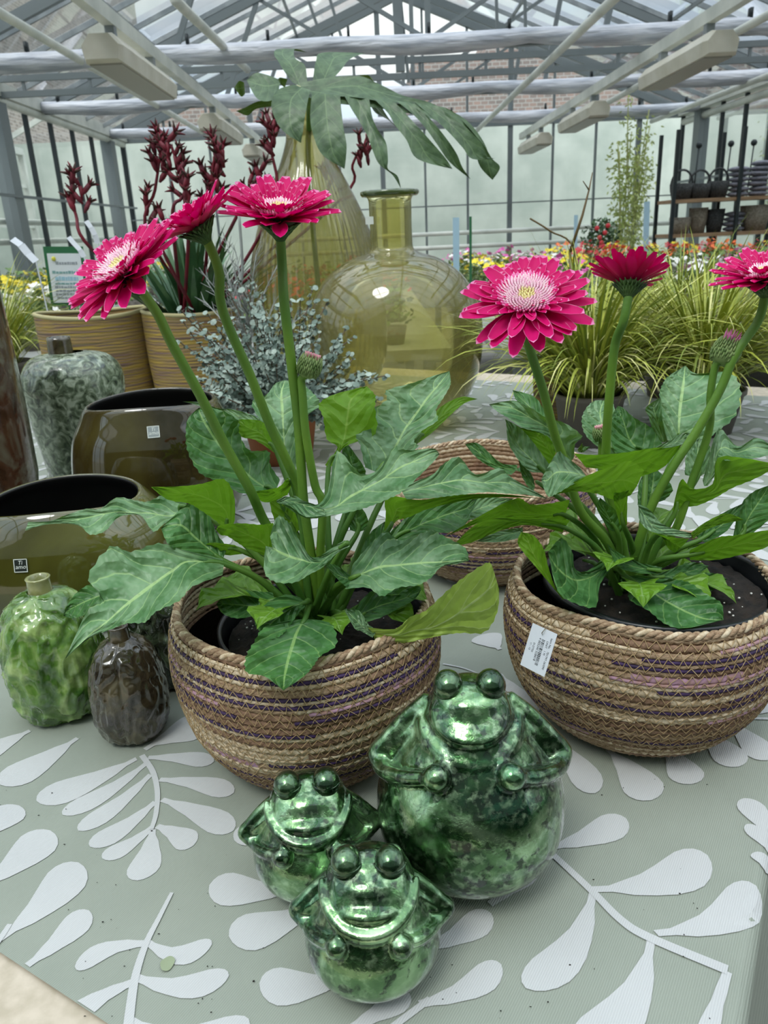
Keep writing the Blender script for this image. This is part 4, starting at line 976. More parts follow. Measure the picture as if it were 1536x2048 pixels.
# ================================================================= CERAMICS ON THE LEFT
def glaze(name, c1, c2, c3, sc_=18, rough=.12, bump=.4, bs=30, dist=.8, bd=.003, p=(.35, .5, .65)):
    m, t, b = newmat(name); L = t.links.new; tc = N(t, 'ShaderNodeTexCoord')
    n = N(t, 'ShaderNodeTexNoise'); n.inputs['Scale'].default_value = sc_; n.inputs['Detail'].default_value = 6; n.inputs['Distortion'].default_value = dist; L(tc.outputs['Object'], n.inputs['Vector'])
    r = N(t, 'ShaderNodeValToRGB'); e = r.color_ramp.elements; e[0].position = p[0]; e[0].color = srgb(c1); e[1].position = p[2]; e[1].color = srgb(c3); q = e.new(p[1]); q.color = srgb(c2)
    L(n.outputs['Fac'], r.inputs[0]); L(r.outputs[0], b.inputs['Base Color']); b.inputs['Roughness'].default_value = rough; b.inputs['Coat Weight'].default_value = .8; b.inputs['Coat Roughness'].default_value = .03
    n2 = N(t, 'ShaderNodeTexNoise'); n2.inputs['Scale'].default_value = bs; n2.inputs['Detail'].default_value = 3; L(tc.outputs['Object'], n2.inputs['Vector'])
    bp = N(t, 'ShaderNodeBump'); bp.inputs['Strength'].default_value = bump; bp.inputs['Distance'].default_value = bd; L(n2.outputs['Fac'], bp.inputs['Height']); L(bp.outputs[0], b.inputs['Normal'])
    return m
mt_gr = glaze('lime_glaze', '34581c', '5c8035', '93ac66', 30, .15, .5, 60)
mt_dk = glaze('dark_brown_green_glaze', '29231a', '3b3424', '544c37', 38, .12, .5, 70)
mt_dk2 = glaze('black_green_glaze', '12170f', '232a1d', '4c5a42', 50, .1, .8, 60)
mt_ol = glaze('olive_glaze', '403e14', '4d4c1c', '5a5a2a', 6, .06, .05, 8)
mt_ol2 = glaze('brown_olive_glaze', '2b2410', '393116', '4a431e', 6, .06, .05, 8)
mt_spk = glaze('speckled_grey_green_glaze', '2f3a2a', '6c7a60', 'aeb8a0', 50, .15, .7, 70, 1.4)
mt_in = M_('black_inside', '0b0a08', .5)
mt_clay = M_('pale_unglazed_clay', 'd8d2c4', .8)
mt_neck = glaze('olive_neck_glaze', '7c7f4c', '93955f', 'a5a878', 30, .2, .2, 40)
def gourd(name, label, c, W, Hh, neck_r, neck_h, mat, neckmat, seed, ribs=5, bumpy=.035, deep=.05, off=0, group=None):
    t = thing(name, label, 'vase', c, group); rd = random.Random(seed)
    prof = cr2([(.0, .0), (.26, .0), (.40, .05), (.47, .17), (.50, .34), (.485, .55), (.44, .72), (.36, .86), (.24, .95), (.12, .985)])
    so = V((rd.uniform(0, 9), rd.uniform(0, 9), rd.uniform(0, 9)))
    prof2 = []
    for i in range(len(prof)-1):
        for k in range(3): prof2.append((prof[i][0]+(prof[i+1][0]-prof[i][0])*k/3, prof[i][1]+(prof[i+1][1]-prof[i][1])*k/3))
    prof2.append(prof[-1])
    def f_(r, z, a, i):
        p = V((cos(a)*r, sin(a)*r, z*1.0)); q = abs(sin(ribs*(a+off)/2+.3*sin(z*4+so.x)))**.55
        k = min(1, r/.25)
        nz = noise.fractal(p*5.5+so, .9, 2.2, 3); worm = 1-abs(noise.noise(V((p.x*11, p.y*11, p.z*6.5))+so))*4.0
        rr = r*(1-deep*2*(1-q)) + k*bumpy*(nz*.5+max(-1, worm)*.45)
        return max(0, rr)*W, z*Hh
    b = MB(); b.lathe(prof2, 140, c, 0, f_); b.build('body', mat, t)
    b = MB(); z0 = Hh*.955; nr = neck_r
    b.lathe([(nr*1.15, z0), (nr, z0+neck_h*.3), (nr*.98, z0+neck_h*.9), (nr*1.05, z0+neck_h), (nr*.95, z0+neck_h*1.03), (nr*.72, z0+neck_h), (nr*.68, z0+neck_h*.2)], 40, c); b.build('neck', neckmat, t)
    b = MB(); b.lathe([(0, z0+neck_h*.35), (nr*.7, z0+neck_h*.35)], 24, c); b.build('mouth_hole', mt_in, t)
    b = MB(); a = rd.uniform(3.9, 5); b.ball(V(c)+V((cos(a)*W*.25, sin(a)*W*.25, .0035)), .0045, 10, 0, (1.4, 1.4, .6)); b.build('clay_foot', mt_clay, t)
    return t
gourd('gourd_vase', 'bright green knobbly gourd vase with a short neck, at the left edge of the table', (-.378, .765, 0), .112, .152, .0125, .020, mt_gr, mt_neck, 1, 5, .045, .055)
gourd('gourd_vase', 'small dark brown gourd vase with a narrow neck, beside the green gourd vase', (-.281, .712, 0), .082, .117, .0105, .018, mt_dk, mt_dk, 2, 4, .03, .06)
gourd('gourd_vase', 'dark green knobbly vase half hidden behind the small brown vase and the left basket', (-.258, .825, 0), .108, .155, .012, .018, mt_dk2, mt_dk2, 3, 5, .07, .06)
def oval_vase(name, label, c, rx, ry, Hh, mw, mat, seed, dip, rz=0):
    t = thing(name, label, 'vase', c); n = 120; c = V(c)
    prof = cr2([(.55, .0), (.72, .02), (.90, .15), (1.0, .38), (.985, .58), (.93, .76), (.83, .89), (mw+.05, .975), (mw+.01, 1.0), (mw-.02, .99), (mw-.01, .95), (.80, .8), (.9, .4), (.6, .05), (0, .04)])
    k = len(prof); vs = []
    for r, z in prof:
        for j in range(n):
            a = 2*pi*j/n; sq = (abs(cos(a))**2.25+abs(sin(a))**2.25)**(-1/2.25)
            zz = z*Hh + (dip*cos(2*a)*max(0, z-.4)/.6 if z > .4 else 0)
            x, y = r*rx*cos(a)*sq, r*ry*sin(a)*sq
            vs.append(c+V((x*cos(rz)-y*sin(rz), x*sin(rz)+y*cos(rz), zz)))
    fs = [(i*n+j, i*n+(j+1) % n, (i+1)*n+(j+1) % n, (i+1)*n+j) for i in range(k-1) for j in range(n)]
    cut = int(k*.63); mi = [0 if i < cut else 1 for i in range(k-1) for j in range(n)]
    mk('body', vs, fs, [mat, mt_in], t, True, None, mi)
    return t
ov1 = oval_vase('oval_vase', 'glossy olive green oval vase with a small square sticker, its wide black mouth open upward', (-.452, 1.03, 0), .152, .125, .172, .70, mt_ol, 1, -.005, radians(8))
ov2 = oval_vase('oval_vase', 'dark brown glossy oval vase with a square sticker, behind the olive vase', (-.405, 1.36, 0), .152, .125, .238, .72, mt_ol2, 2, -.004, radians(4))
def textmesh(body, size, m, M4, parent, name, sx=1, align='CENTER', shear=0, ext=0.0):
    cu = bpy.data.curves.new(name, 'FONT'); cu.body = body; cu.size = size; cu.align_x = align; cu.align_y = 'CENTER'; cu.shear = shear; cu.extrude = ext; cu.resolution_u = 3
    o = bpy.data.objects.new('tmp', cu); C.objects.link(o); dg = bpy.context.evaluated_depsgraph_get(); dg.update()
    me = bpy.data.meshes.new_from_object(o.evaluated_get(dg)); bpy.data.objects.remove(o)
    me.transform(M4 @ Matrix.Diagonal((sx, 1, 1, 1)))
    return link(name, me, m, parent, False)
mt_stb = M_('sticker_black', '1d2420', .4); mt_stw = M_('sticker_white', 'dfe3dc', .5); mt_stg = M_('sticker_grey', '8c9494', .3)
def sticker(parent, px, py, obj_c, half, Yguess, bgm):
    # lies on the glazed surface where the sight line meets it
    body = [o for o in bpy.data.objects if o.parent == parent and o.name.startswith('body')][0]
    d = ray(px, py).normalized(); M_inv = world_of(body).inverted(); o_l = M_inv @ V((0, 0, CAM_H)); d_l = (M_inv.to_3x3() @ d)
    from mathutils.bvhtree import BVHTree
    bv = BVHTree.FromPolygons([v.co for v in body.data.vertices], [list(p.vertices) for p in body.data.polygons])
    hit, nn, _, _ = bv.ray_cast(o_l, d_l)
    if hit is None: return
    hit = world_of(body) @ hit
    if nn.dot(d) > 0: nn = -nn
    x = V((0, 0, 1)).cross(nn).normalized(); y = nn.cross(x)
    M4 = Matrix.Translation(hit + nn*.0012) @ Matrix((x, y, nn)).transposed().to_4x4()
    b = MB(); h = half; b.box((-h, -h, -.0008), (h, h, 0), 0, M4)
    fr = h*.10
    for (a0, a1) in (((-h, -h), (h, -h+fr)), ((-h, h-fr), (h, h)), ((-h, -h), (-h+fr, h)), ((h-fr, -h), (h, h))):
        b.box((a0[0], a0[1], 0), (a1[0], a1[1], .0003), 1, M4)
    s = b.build('sticker', [bgm, mt_stw], parent, False); s['label'] = 'small square sticker reading Ti amo'
    textmesh('Ti', h*.85, mt_stw, M4 @ Matrix.Translation((-h*.05, h*.42, .0004)), s, 'lettering', shear=.2)
    textmesh('amo', h*.9, mt_stw, M4 @ Matrix.Translation((0, -h*.2, .0004)), s, 'lettering', shear=.2)
sticker(ov1, 42, 1131, None, .0086, 1, mt_stb)
sticker(ov2, 307, 864, None, .0098, 1.3, mt_stg)
# speckled bottle vase
t = thing('bottle_vase', 'speckled grey green bottle vase with a dark square neck, behind the oval vases', 'vase', (-.655, 1.66, 0))
so = V((4, 2, 1))
b = MB(); b.lathe([(r*.105, z*.29) for r, z in cr2([(0, 0), (.62, 0), (.78, .08), (.86, .3), (.95, .55), (1.0, .75), (.93, .88), (.7, .97), (.3, 1.0)])], 90, (-.655, 1.66, 0), 0, lambda r, z, a, i: (r*(1+.05*noise.noise(V((cos(a)*2, sin(a)*2, z*9)))), z)); b.build('body', mt_spk, t)
b = MB(); b.lathe([(.026, .285), (.024, .315), (.0235, .322), (.019, .322), (.019, .30)], 32, (-.668, 1.66, 0)); b.build('neck', mt_dk, t)
# tall brown vase at the left edge
mt_br = glaze('brown_speckled_glaze', '3a2418', '4f3323', '6e6a58', 14, .12, .3, 40, 1.0)
t = thing('tall_vase', 'tall dark reddish brown floor vase cut off by the left edge', 'vase', (-.768, 1.30, 0))
b = MB(); b.lathe([(.11, 0), (.14, .03), (.153, .12), (.155, .25), (.153, .38), (.150, .50), (.146, .60), (.138, .60), (.14, .46), (.14, .2)], 64, (-.768, 1.30, 0)); b.build('body', mt_br, t)
# ================================================================= GLASS BOTTLES
mt_glA = glass_mat('olive_bottle_glass', 'dcd9a0', .8, .05, noise=5, tint2='f6f3d6', scatter=('ece294', .22), bump=.35, bst=(1, 1, .5), bsc=7)
mt_glB = glass_mat('ribbed_bottle_glass', 'cdc98c', .8, .08, noise=4, tint2='ece8c0', scatter=('bdb46c', .32), bump=.2, bst=(1, 1, .2), bsc=12)
mt_glR = M_('thick_green_rim', '46552a', .1, 0, coat=1)
mt_water = glass_mat('amber_water', 'cdb768', .3, .05)
cB = (.052, 2.10, 0)
t = thing('round_bottle', 'big round olive green glass bottle with a wide short neck', 'bottle', cB)
pr = cr2([(0, .006), (.09, .0), (.15, .022), (.205, .09), (.232, .19), (.228, .29), (.19, .375), (.13, .425), (.075, .445), (.058, .455), (.054, .475), (.054, .55), (.056, .578), (.072, .59)])
b = MB(); b.lathe(pr, 96, cB); b.build('glass_body', mt_glA, t)
b = MB(); b.lathe([(.070, .583), (.0745, .588), (.0745, .594), (.070, .597), (.062, .594), (.060, .585), (.070, .583)], 64, cB); b.build('rim', mt_glR, t)
p = A(739, 441, 2.05); b = MB(); b.box(p+V((-.010, -.002, -.009)), p+V((.010, 0, .009))); o = b.build('label', mt_stw, t, False); o['label'] = 'tiny white paper sticker'
cT = (-.178, 2.53, 0)
t = thing('tall_bottle', 'tall ribbed olive glass bottle with a long narrow neck, holding the monstera leaf', 'bottle', cT)
pr = cr2([(0, .006), (.10, 0), (.17, .04), (.208, .13), (.213, .26), (.203, .39), (.172, .51), (.13, .61), (.09, .69), (.066, .75), (.060, .78), (.063, .83), (.066, .90)])
b = MB(); b.lathe(pr, 180, cT, 0, lambda r, z, a, i: (r*(1+(.014*sin(60*a) if z < .68 else 0)), z)); b.build('glass_body', mt_glB, t)
# ---- monstera leaf
mt_mon = leaf_mat('monstera_leaf', '3f583a', '5a7450', '52701c', '6d885c', 5, rough=.45, trans=.1, puck=.1, slant=1.0)
mo = thing('monstera_leaf', 'large split monstera leaf standing in the tall glass bottle', 'leaf', (-.17, 2.53, .4))
ML = [
 ('t', [(600,168,603,180,606,192),(660,172,662,188,664,206),(735,182,738,198,740,214),(810,196,812,211,814,226),(875,212,873,226,870,240),(930,238,925,252,918,266),(968,285,962,296,955,306),(985,335)], 2.19, 2.15),
 ('t', [(587,169,605,175,621,180),(555,180,585,195,616,200),(543,205,580,215,612,222),(548,232,580,240,609,240),(566,262,585,262,606,262),(602,286)], 2.18, 2.10),
 ('t', [(556,158,560,167,558,178),(535,150,535,172,545,200),(512,146,515,168,515,198),(493,160)], 2.2, 2.22),
 ('u', [(488,165,489,175,490,188),(478,162,478,177,482,193),(469,175)], 2.24, 2.24),
 ('u', [(545,200,545,205,542,213),(515,203,515,212,512,218),(490,215,492,222,495,231),(472,222)], 2.24, 2.22),
 ('u', [(575,158,572,168,570,176),(560,155,562,163,563,170),(556,160)], 2.24, 2.24),
 ('t', [(585,165,600,172,614,172),(570,145,590,148,613,145),(556,122,580,127,608,128),(548,108,565,110,590,116),(558,98,572,97,590,98),(615,105)], 2.22, 2.38),
 ('t', [(624,176,636,178,650,172),(627,150,648,158,668,155),(632,122,660,132,682,140),(645,105,675,112,700,118),(730,106)], 2.22, 2.38),
 ('t', [(625,184,650,188,680,191),(621,215,652,220,683,222),(621,245,655,250,687,255),(628,275,660,280,693,288),(645,310,668,310,692,315),(689,338)], 2.16, 2.08),
 ('t', [(688,190,712,195,738,196),(703,218,727,222,745,235),(720,245,740,250,757,262),(735,272,752,278,772,285),(745,300,760,305,776,318),(758,328,768,332,776,338),(785,350,790,352,795,352),(802,378)], 2.15, 2.06),
 ('t', [(745,195,765,202,790,205),(775,225,792,228,812,228),(790,250,812,252,838,256),(813,280,838,285,864,285),(835,318,860,318,890,315),(905,338)], 2.14, 2.06),
 ('t', [(790,200,810,205,830,208),(822,225,840,230,858,235),(850,255,868,260,886,268),(875,290,892,295,912,305),(900,325,912,328,925,335),(942,359)], 2.15, 2.08),
 ('t', [(830,205,850,210,875,212),(865,235,885,235,905,235),(895,262,915,262,940,262),(925,295,940,292,965,290),(945,318,955,315,972,312),(990,317)], 2.16, 2.10),
 ('t', [(875,212,890,215,905,222),(915,240,930,248,940,258),(950,285,960,290,970,295),(955,320,975,322,985,318),(965,340,980,345,1000,335),(985,360)], 2.18, 2.14),
 ('t', [(600,165,605,178,612,190),(660,155,660,175,655,192),(717,152,712,172,705,194),(747,163,745,180,745,200),(777,177,780,190,780,207),(806,191,815,198,820,209),(860,205,862,210,865,220),(905,228)], 2.20, 2.18),
 ('u', [(735,197,745,203,758,206),(750,225,762,228,780,240),(775,238,790,250,800,262),(818,280)], 2.2, 2.18),
 ('u', [(715,150,730,155,745,160),(735,150,740,156,748,164),(745,158)], 2.26, 2.26),
 ('u', [(905,255,912,262,918,268),(925,250,935,262,945,275),(950,268)], 2.22, 2.22)]
mb = MB()
for kind, rows, Yb, Yt in ML:
    fr = kind == 't'
    vs, fs, uv = leafstrip(rows, Yb, Yt, .45 if fr else -.2, .12 if fr else .05, teeth=.0, bow=-.02)
    mb.add(vs, orient(vs, fs, fr), 0, uv)
mb.build('leaf_blade', mt_mon, mo, uv=True)
b = MB(); b.tube(cr_pts([(-.16, 2.54, .012), (-.175, 2.53, .4), A(617, 330, 2.52), A(618, 250, 2.46), A(618, 195, 2.26), A(616, 178, 2.2)], 6), .008, 8); b.build('leaf_stalk', mt_stemd, mo)
# ================================================================= STRIPED POTS
def striped(name, seed):
    m, t, b = newmat(name); L = t.links.new; tc = N(t, 'ShaderNodeTexCoord')
    mp = N(t, 'ShaderNodeMapping'); mp.inputs['Scale'].default_value = (2.2, 2.2, 130); mp.inputs['Location'].default_value = (seed, 0, seed); L(tc.outputs['Object'], mp.inputs[0])
    n = N(t, 'ShaderNodeTexNoise'); n.inputs['Scale'].default_value = 1.1; n.inputs['Detail'].default_value = 2; n.inputs['Distortion'].default_value = .5; L(mp.outputs[0], n.inputs['Vector'])
    r = N(t, 'ShaderNodeValToRGB'); e = r.color_ramp.elements; e[0].position = .3; e[0].color = srgb('5f5a30'); e[1].position = .7; e[1].color = srgb('7a7048')
    for ps, cc in ((.38, '6f5458'), (.44, '96803e'), (.49, 'ab8f38'), (.53, '6c555e'), (.58, '8f7c46'), (.64, 'a07c48')):
        q = e.new(ps); q.color = srgb(cc)
    r.color_ramp.interpolation = 'LINEAR'
    L(n.outputs['Fac'], r.inputs[0]); L(r.outputs[0], b.inputs['Base Color']); b.inputs['Roughness'].default_value = .8
    wv = N(t, 'ShaderNodeTexWave'); wv.bands_direction = 'Z'; wv.inputs['Scale'].default_value = 34; wv.inputs['Distortion'].default_value = 2.5; L(tc.outputs['Object'], wv.inputs['Vector'])
    bp = N(t, 'ShaderNodeBump'); bp.inputs['Strength'].default_value = .3; bp.inputs['Distance'].default_value = .003; L(wv.outputs['Fac'], bp.inputs['Height']); L(bp.outputs[0], b.inputs['Normal'])
    return m
mt_str = striped('striped_woven_fibre', 1.3)
mt_film = glass_mat('clear_plastic_film', 'd9d2c4', .8, .15, bump=.8, bsc=25)
def strpot(label, c, rx, ry, Hh, wav):
    t = thing('striped_basket_pot', label, 'basket', c, None); c_ = V(c)
    pr_ = cr2([(.0, .004), (.80, .0), (.88, .03), (.95, .3), (.99, .6), (1.0, .85), (1.0, 1.0), (.97, 1.0), (.96, .85), (.93, .4), (.85, .06), (0, .05)])
    def f_(r, z, a, i): return r, z*Hh+(wav*sin(2*a+1)*max(0, z-.5)*2 if z > .5 else 0)
    b = MB(); b.lathe(pr_, 96, c_, 0, f_, sx=rx, sy=ry); b.build('body', mt_str, t)
    b = MB(); pts = [c_+V((rx*.985*cos(a), ry*.985*sin(a), Hh+.003+wav*sin(2*a+1))) for a in [2*pi*i/90 for i in range(91)]]; b.tube(pts, .006, 6, cap=False); b.build('rim', M_('pale_olive_rim', 'b5ab80', .8), t)
    return t
sp1 = strpot('empty striped woven pot in mustard and mauve, left of its twin', (-.858, 2.42, 0), .168, .14, .305, .006)
b = MB(); b.lathe([(.92, .12), (.93, .22), (.94, .283)], 60, (-.858, 2.42, 0), 0, lambda r, z, a, i: (r*(1+.02*sin(a*13)), z+.008*sin(a*7)), sx=.165, sy=.137); b.build('plastic_lining', mt_film, sp1)
sp2 = strpot('striped woven pot in mustard and mauve holding the red kangaroo paw plant', (-.555, 2.42, 0), .150, .14, .30, .005)
sp3 = strpot('small striped woven pot behind the round bottle on its right side', (.50, 2.02, 0), .09, .09, .16, .003)
# ================================================================= STRAP LEAVES / GRASS
def blade(mb, base, d, L_, wd, el, droop, rd, mi=0, n=8):
    p = V(base); sd = V((-d.y, d.x, 0)); vs = []; uv = []
    tw = rd.uniform(-.5, .5)
    for i in range(n+1):
        t_ = i/n; e_ = el - droop*t_**1.4
        w_ = wd*(1-t_**3)*(.7+.6*sin(pi*t_)**.5 if t_ < 1 else 0)
        s2 = (sd*cos(tw) + V((0, 0, 1))*sin(tw))
        vs += [p-s2*w_/2, p+s2*w_/2]; uv += [(0, t_), (1, t_)]
        p = p + (d*cos(e_)+V((0, 0, sin(e_))))*L_/n
    mb.add(vs, [(2*i, 2*i+1, 2*i+3, 2*i+2) for i in range(n)], mi, uv)
mt_gr1 = M_('grass_yellow_green', 'b0b548', .5, 0, '8b9636', 30); mt_gr2 = M_('grass_pale', 'ddd998', .5, 0, 'c0c068', 20); mt_gr3 = M_('grass_olive', '7c8c34', .5)
mt_pot = M_('grey_brown_pot', '6f675f', .6, 0, '625b54', 6)
def grassplant(label, c, n, L_, seed, pot=None, spread=1.0, zt=.1):
    t = thing('ornamental_grass', label, 'plant', c, 'pots of variegated ornamental grass'); c_ = V(c); rd = random.Random(seed)
    if pot:
        b = MB(); b.lathe([(0, .003), (pot*.78, 0), (pot*.98, zt*.97), (pot*1.03, zt*.97), (pot*1.03, zt*1.07), (pot*.96, zt*1.07), (pot*.93, zt*.9)], 48, c_); b.build('pot', mt_pot, t)
        b = MB(); b.lathe([(0, zt*.93), (pot*.95, zt*.93)], 24, c_); b.build('soil', mt_soil, t)
    b = MB()
    for i in range(n):
        a = rd.uniform(0, 2*pi); rr_ = rd.uniform(0, .05); d = V((cos(a), sin(a), 0))
        el = rd.uniform(.75, 1.5); blade(b, c_+d*rr_+V((0, 0, zt*.9)), d, L_*rd.uniform(.55, 1.1), rd.uniform(.003, .0065), el, rd.uniform(.5, 2.3)*spread, rd, rd.choices([0, 1, 2], [6, 2, 3])[0], 9)
    b.build('blades', [mt_gr1, mt_gr2, mt_gr3], t)
    return t
grassplant('green and cream grass spilling from the striped pot beside the round bottle', (.50, 2.02, .10), 420, .36, 1, None, 1.0, .05)
grassplant('variegated grass in a grey pot directly behind the large open pink flower', (.50, 1.80, 0), 850, .39, 2, .082, 1.0, .115)
grassplant('variegated grass in a grey pot behind the right plant, to the right of its neighbour', (.79, 1.86, 0), 950, .42, 3, .10, 1.0, .10)
grassplant('tall grass tuft behind the other grass pots, under the far shelf', (.88, 2.28, 0), 500, .42, 4, .09, 1.0, .10)
grassplant('wispy grass at the left edge behind the striped pots', (-1.32, 2.75, 0), 420, .42, 5, .10, 1.0, .12)
b = MB(); b.tube([A(1140, 505, 2.0), A(1165, 430, 2.0), A(1178, 380, 2.02), A(1185, 345, 2.03)], [.004, .003, .002, .001], 6); b.tube([A(1178, 380, 2.02), A(1166, 362, 2.0)], [.002, .001], 5)
b.tube(cr_pts([A(1060, 437, 2.0), A(1100, 462, 2.0), A(1150, 505, 2.0), A(1165, 700, 1.85), V((.50, 1.80, .12))], 5), .0022, 5)
b.tube([A(1140, 505, 2.0), A(1150, 640, 1.9), V((.50, 1.80, .12))], .004, 5)
o = b.build('dry_twig', M_('brown_twig', '6a5638', .7)); tag(o, 'bare brown twig rising out of the grass against the back wall', 'twig')
# ================================================================= EUCALYPTUS
mt_euc = M_('eucalyptus_leaf', '7f9186', .55, 0, 'a9b8ac', 25); mt_euc2 = M_('eucalyptus_leaf_dark', '56685e', .6, 0, '74877b', 25); mt_twig = M_('eucalyptus_twig', '6a5a48', .7)
cE = V((-.235, 1.78, 0)); t = thing('eucalyptus_plant', 'bushy blue grey eucalyptus with small round leaves in front of the bottles', 'plant', cE); rd = random.Random(8)
b = MB(); b.lathe([(0, .003), (.07, 0), (.09, .12), (.096, .12), (.096, .135), (.088, .135)], 40, cE); b.build('pot', M_('terracotta', 'a8643c', .8), t)
b = MB(); b.lathe([(0, .12), (.088, .12)], 20, cE); b.build('soil', mt_soil, t)
bt = MB(); bl = MB(); count = 0
for i in range(150):
    a = rd.uniform(0, 2*pi); d = V((cos(a), sin(a), 0)); el = rd.uniform(.05, 1.45); L_ = rd.uniform(.20, .30)*(.8+.25*sin(el)); p = cE+V((0, 0, .12))+d*rd.uniform(0, .03); pts = [p.copy()]
    if rd.random() < .5: el = rd.uniform(-.1, .8); L_ *= .85
    m = 14
    for s_ in range(m):
        e_ = el+.35*sin(s_*.3+i)*.5; dd = d*cos(e_)+V((0, 0, sin(e_))); p = p+dd*L_/m + V((rd.uniform(-.003, .003), rd.uniform(-.003, .003), 0)); pts.append(p.copy())
        if s_ > 2:
            for k in range(3):
                q = V((rd.gauss(0, 1), rd.gauss(0, 1), rd.gauss(.1, 1))).normalized(); r = rd.uniform(.006, .0125)*(1-.35*s_/m); nn = (q*.6+V((rd.uniform(-.6, .6), rd.uniform(-.8, .2), .7))).normalized(); u = nn.orthogonal().normalized(); w_ = nn.cross(u); cc = p+q*r*.9
                vs = [cc]+[cc+(u*cos(2*pi*j/8)*r+w_*sin(2*pi*j/8)*r*.85)-nn*.0008*(j % 2) for j in range(8)]
                bl.add(vs, [(0, j+1, (j+1) % 8+1) for j in range(8)], 0 if rd.random() < .55 else 1)
    bt.tube(pts[::2], .0016, 4, cap=False)
bt.build('twigs', mt_twig, t); o = bl.build('leaves', [mt_euc, mt_euc2], t, False); o['kind'] = 'stuff'
# ================================================================= KANGAROO PAW
mt_strap = M_('strap_leaf_green', '2c5232', .4, 0, '4b7448', 10); mt_red = M_('deep_red_stem', '7a1228', .6, 0, '5a1626', 30); mt_redd = M_('dark_claw_tip', '3c2418', .7)
cK = V((-.555, 2.42, 0)); t = thing('kangaroo_paw_plant', 'kangaroo paw with dark red claw flowers on tall red stems and dark strap leaves', 'plant', cK); rd = random.Random(4)
b = MB(); b.lathe([(0, .25), (.13, .25)], 30, cK); b.build('soil', mt_soil, t)
b = MB()
for i in range(90):
    a = rd.uniform(0, 2*pi); d = V((cos(a), sin(a), 0)); blade(b, cK+d*rd.uniform(0, .06)+V((0, 0, .25)), d, rd.uniform(.22, .36), rd.uniform(.012, .022), rd.uniform(.7, 1.5), rd.uniform(.1, .7), rd, 0, 6)
b.build('strap_leaves', mt_strap, t)
def claw(mb, p, d, s_):
    d = V(d).normalized(); u = d.orthogonal().normalized(); w_ = d.cross(u); p = V(p)
    mb.tube([p, p+d*.02*s_, p+d*.05*s_], [.004*s_, .010*s_, .009*s_], 7)
    for k in range(6):
        a = k*pi/3; r = (u*cos(a)+w_*sin(a)); mb.tube([p+d*.045*s_, p+d*.06*s_+r*.012*s_, p+d*.072*s_+r*.026*s_], [.005*s_, .0045*s_, .001], 5, k % 2)
stems = [([(1, 0), (215, 640), (185, 500), (152, 430), (142, 385)], 2.2, [(142, 372), (160, 372)]),
 ([(300, 640), (296, 470), (310, 380), (322, 300)], 2.3, [(318, 290), (330, 275), (290, 398), (312, 312)]),
 ([(335, 640), (378, 430), (362, 350), (342, 290)], 2.25, [(335, 285), (350, 312), (366, 362)]),
 ([(430, 640), (420, 430), (425, 340), (435, 300)], 2.3, [(432, 298), (445, 300), (430, 352), (412, 360)]),
 ([(330, 640), (345, 440), (362, 398), (372, 380)], 2.2, [(370, 384)]),
 ([(470, 640), (480, 420), (505, 370), (525, 345)], 2.3, [(520, 345), (497, 372)]),
 ([(500, 640), (545, 420), (543, 300), (545, 260)], 2.45, [(545, 262), (541, 250)]),
 ([(560, 640), (680, 400), (705, 330), (718, 300)], 2.65, [(720, 290), (735, 285)]),
 ([(540, 640), (640, 400), (655, 340)], 2.68, [(652, 330)]),
 ([(320, 640), (325, 500), (330, 450)], 2.2, [(328, 445)])]
for pts, Y, cl_ in stems:
    b = MB(); q = [A(x, y, Y) for x, y in pts if x > 1]; q[0] = cK+V((rd.uniform(-.04, .04), rd.uniform(-.04, .04), .25)); q = cr_pts(q, 6)
    b.tube(q, [.0055-.002*i/len(q) for i in range(len(q))], 7); st = b.build('flower_stem', mt_red, t)
    for x, y in cl_:
        b = MB(); p0_ = A(x, y, Y)
        b.tube([p0_-V((0, 0, .035)), p0_], [.003, .006], 6)
        for k in range(4): claw(b, p0_+V((0, 0, -.022*k)), (rd.uniform(-.7, .7), rd.uniform(-.5, .3), rd.uniform(.5, 1)), rd.uniform(.6, .85))
        b.build('claw_flower', [mt_red, mt_redd], st)
# silvery feathery plant
mt_sil = M_('silver_foliage', '8b8f8c', .7, 0, 'a6aaa6', 20)
cS = V((-.34, 2.12, 0)); t = thing('silver_feathery_plant', 'grey feathery foliage plant between the kangaroo paw and the tall bottle', 'plant', cS)
b = MB(); b.lathe([(0, .003), (.05, 0), (.06, .1), (.055, .1)], 24, cS); b.build('pot', mt_pot, t)
b = MB(); b.tube(cr_pts([cS+V((0, 0, .1)), A(478, 620, 2.12), A(485, 540, 2.12), A(478, 430, 2.12)], 5), .004, 6)
for i in range(26):
    a = rd.uniform(0, 6.28); d = V((cos(a), sin(a), 0)); el = rd.uniform(.5, 1.4); p = cS+V((0, 0, .12+rd.uniform(0, .2))); L_ = rd.uniform(.12, .22); dd = d*cos(el)+V((0, 0, sin(el))); b.tube([p, p+dd*L_], [.0025, .0012], 4)
    for k in range(16):
        q = p+dd*L_*(k+2)/17; s_ = (V((rd.gauss(0, 1), rd.gauss(0, 1), rd.gauss(0, 1))).normalized()*.7+dd).normalized(); b.tube([q, q+s_*.035], [.0014, .0006], 3, cap=False)
b.build('fronds', mt_sil, t)
